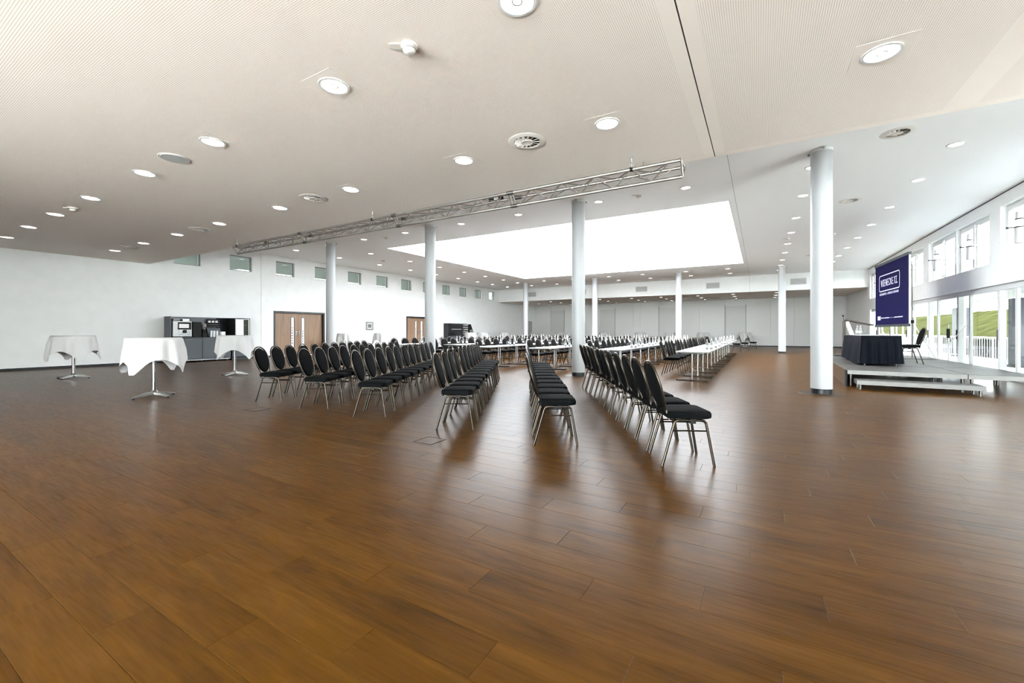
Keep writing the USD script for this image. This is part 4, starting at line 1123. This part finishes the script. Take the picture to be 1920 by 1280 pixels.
lc = thing("lectern", "brown lectern with a slanted dark desk behind the stage table", "lectern", (2.50, 18.3, SZ), 0)
part(lc, "front_panel", cbx(-0.03, 0.03, -0.16, 0.16, 0.02, 1.20), "lectern_brown")
part(lc, "base_plate", cbx(-0.28, 0.45, -0.25, 0.25, 0, 0.02), "black_plastic")
part(lc, "desk", bar((0.02, 0, 1.235), (0.74, 0, 1.05), 0.5, 0.035), "lectern_brown")
for s in (-1, 1):
    part(lc, "strut", bar((0.06, 0.12 * s, 1.17), (0.42, 0.12 * s, 0.06), 0.03, 0.10), "cast_metal")
part(lc, "microphone", cat(tube(smooth_path([(0.0, 0, 1.2), (-0.02, 0, 1.30), (-0.03, 0, 1.36)], 4), 0.006, 6), mv(cyl(0.025, 0, 0.05, 12), -0.03, 0, 1.35)), "black_plastic", smooth=40)

# projection screen with the logo
P0, P1 = np.array((3.9, 17.15)), np.array((3.715, 20.4))
sw = np.linalg.norm(P1 - P0)
ang = math.degrees(math.atan2(*(P0 - P1)[::-1]))       # local +x runs from the far edge to the near edge, -y... faces the seats
Zb, Zt = 1.405, 3.565
sc = thing("projection_screen", "tall navy blue screen with a white logo standing on the stage", "screen", (*P1, 0), ang)
H_ = Zt - Zb
part(sc, "cloth", bx(0, sw, 0.0, 0.012, Zb + 0.03, Zt - 0.03), "screen_navy")
part(sc, "roller_case", cbx(-0.03, sw + 0.03, -0.02, 0.06, Zt - 0.03, Zt + 0.06), "screen_dark")
part(sc, "bottom_bar", cbx(-0.02, sw + 0.04, -0.015, 0.03, Zb - 0.05, Zb + 0.03), "screen_dark")
part(sc, "side_profile", bx(sw, sw + 0.035, 0.0, 0.04, Zb + 0.03, Zt - 0.03), "frame_white")
def flat(poly, name, m="print_lavender", label=None):
    q = trimesh.creation.extrude_polygon(poly, 0.004, engine="earcut")
    v = q.vertices.copy()
    q.vertices = np.stack([v[:, 0], -v[:, 2], v[:, 1]], 1); q.fix_normals()
    part(sc, name, q, m, label=label)
def fx(px):       # horizontal place along the screen for a fraction of the picture width
    return px
rr = sbox(0.135 * sw + 0.11, Zb + 0.555 * H_ + 0.11, 0.77 * sw - 0.11, Zb + 0.825 * H_ - 0.11).buffer(0.11)
flat(rr.difference(rr.buffer(-0.034)), "logo_frame", label="white rounded logo outline")
def lettering(text, x0, x1, z0, height, name, bold=False, m="print_lavender"):
    q = meshkit.text_mesh(text, height, 0.004, bold)
    w = q.bounds[1][0] - q.bounds[0][0]
    v = q.vertices.copy(); v[:, 0] = x0 + (v[:, 0] - q.bounds[0][0]) * (x1 - x0) / w
    q.vertices = np.stack([v[:, 0], -v[:, 2], v[:, 1] + z0], 1); q.fix_normals()
    part(sc, name, q, m)
lettering("WIENECKE XI.", 0.195 * sw, 0.705 * sw, Zb + 0.638 * H_, 0.235, "logo_lettering")
lettering("DESIGNHOTEL + CONGRESS CENTRUM", 0.16 * sw, 0.735 * sw, Zb + 0.495 * H_, 0.075, "subtitle_lettering")
flat(sbox(0.085 * sw, Zb + 0.09 * H_, 0.185 * sw, Zb + 0.155 * H_), "white_mark")
for a, b in ((0.20, 0.30), (0.31, 0.46), (0.62, 0.85)):
    flat(sbox(a * sw, Zb + 0.115 * H_, b * sw, Zb + 0.130 * H_), "small_print")
flat(sbox(0.46 * sw, Zb + 0.117 * H_, 0.62 * sw, Zb + 0.126 * H_), "small_print", "print_faint")
for xx, nm in ((-0.03, "far"), (sw + 0.02, "near")):
    part(sc, "stand_pole", tube([(xx, 0.075, SZ), (xx, 0.075, Zt - 0.35)], 0.018, 10), "aluminium", smooth=40)
    part(sc, "stand_foot", cbx(xx - 0.03, xx + 0.03, -0.30, 0.62, SZ, SZ + 0.03), "aluminium")
    part(sc, "stand_brace", tube([(xx, 0.08, Zb + 0.08), (xx, 0.60, SZ + 0.03)], 0.016, 8), "frame_white", smooth=40)
    part(sc, "clamp", cbx(xx - 0.03, xx + 0.03, 0.04, 0.11, Zb + 0.04, Zb + 0.14), "black_plastic")

ls = thing("boom_stand", "white folding boom stand with a black clamp between stage and glass doors", "stand", (4.92, 17.7, 0), 12)
part(ls, "pole", tube([(0, 0, 0.04), (0, 0, 1.42)], 0.017, 10), "frame_white", smooth=40)
for k in range(3):
    a = 2.1 * k + 0.4
    part(ls, "foot", bar((0, 0, 0.10), (0.30 * math.cos(a), 0.30 * math.sin(a), 0.012), 0.03, 0.02), "frame_white")
part(ls, "clamp", cbx(-0.03, 0.03, -0.03, 0.03, 1.0, 1.28), "black_plastic")
part(ls, "boom", tube([(0.0, -0.03, 0.80), (0.10, -0.62, 1.42)], 0.012, 8), "frame_white", smooth=40)
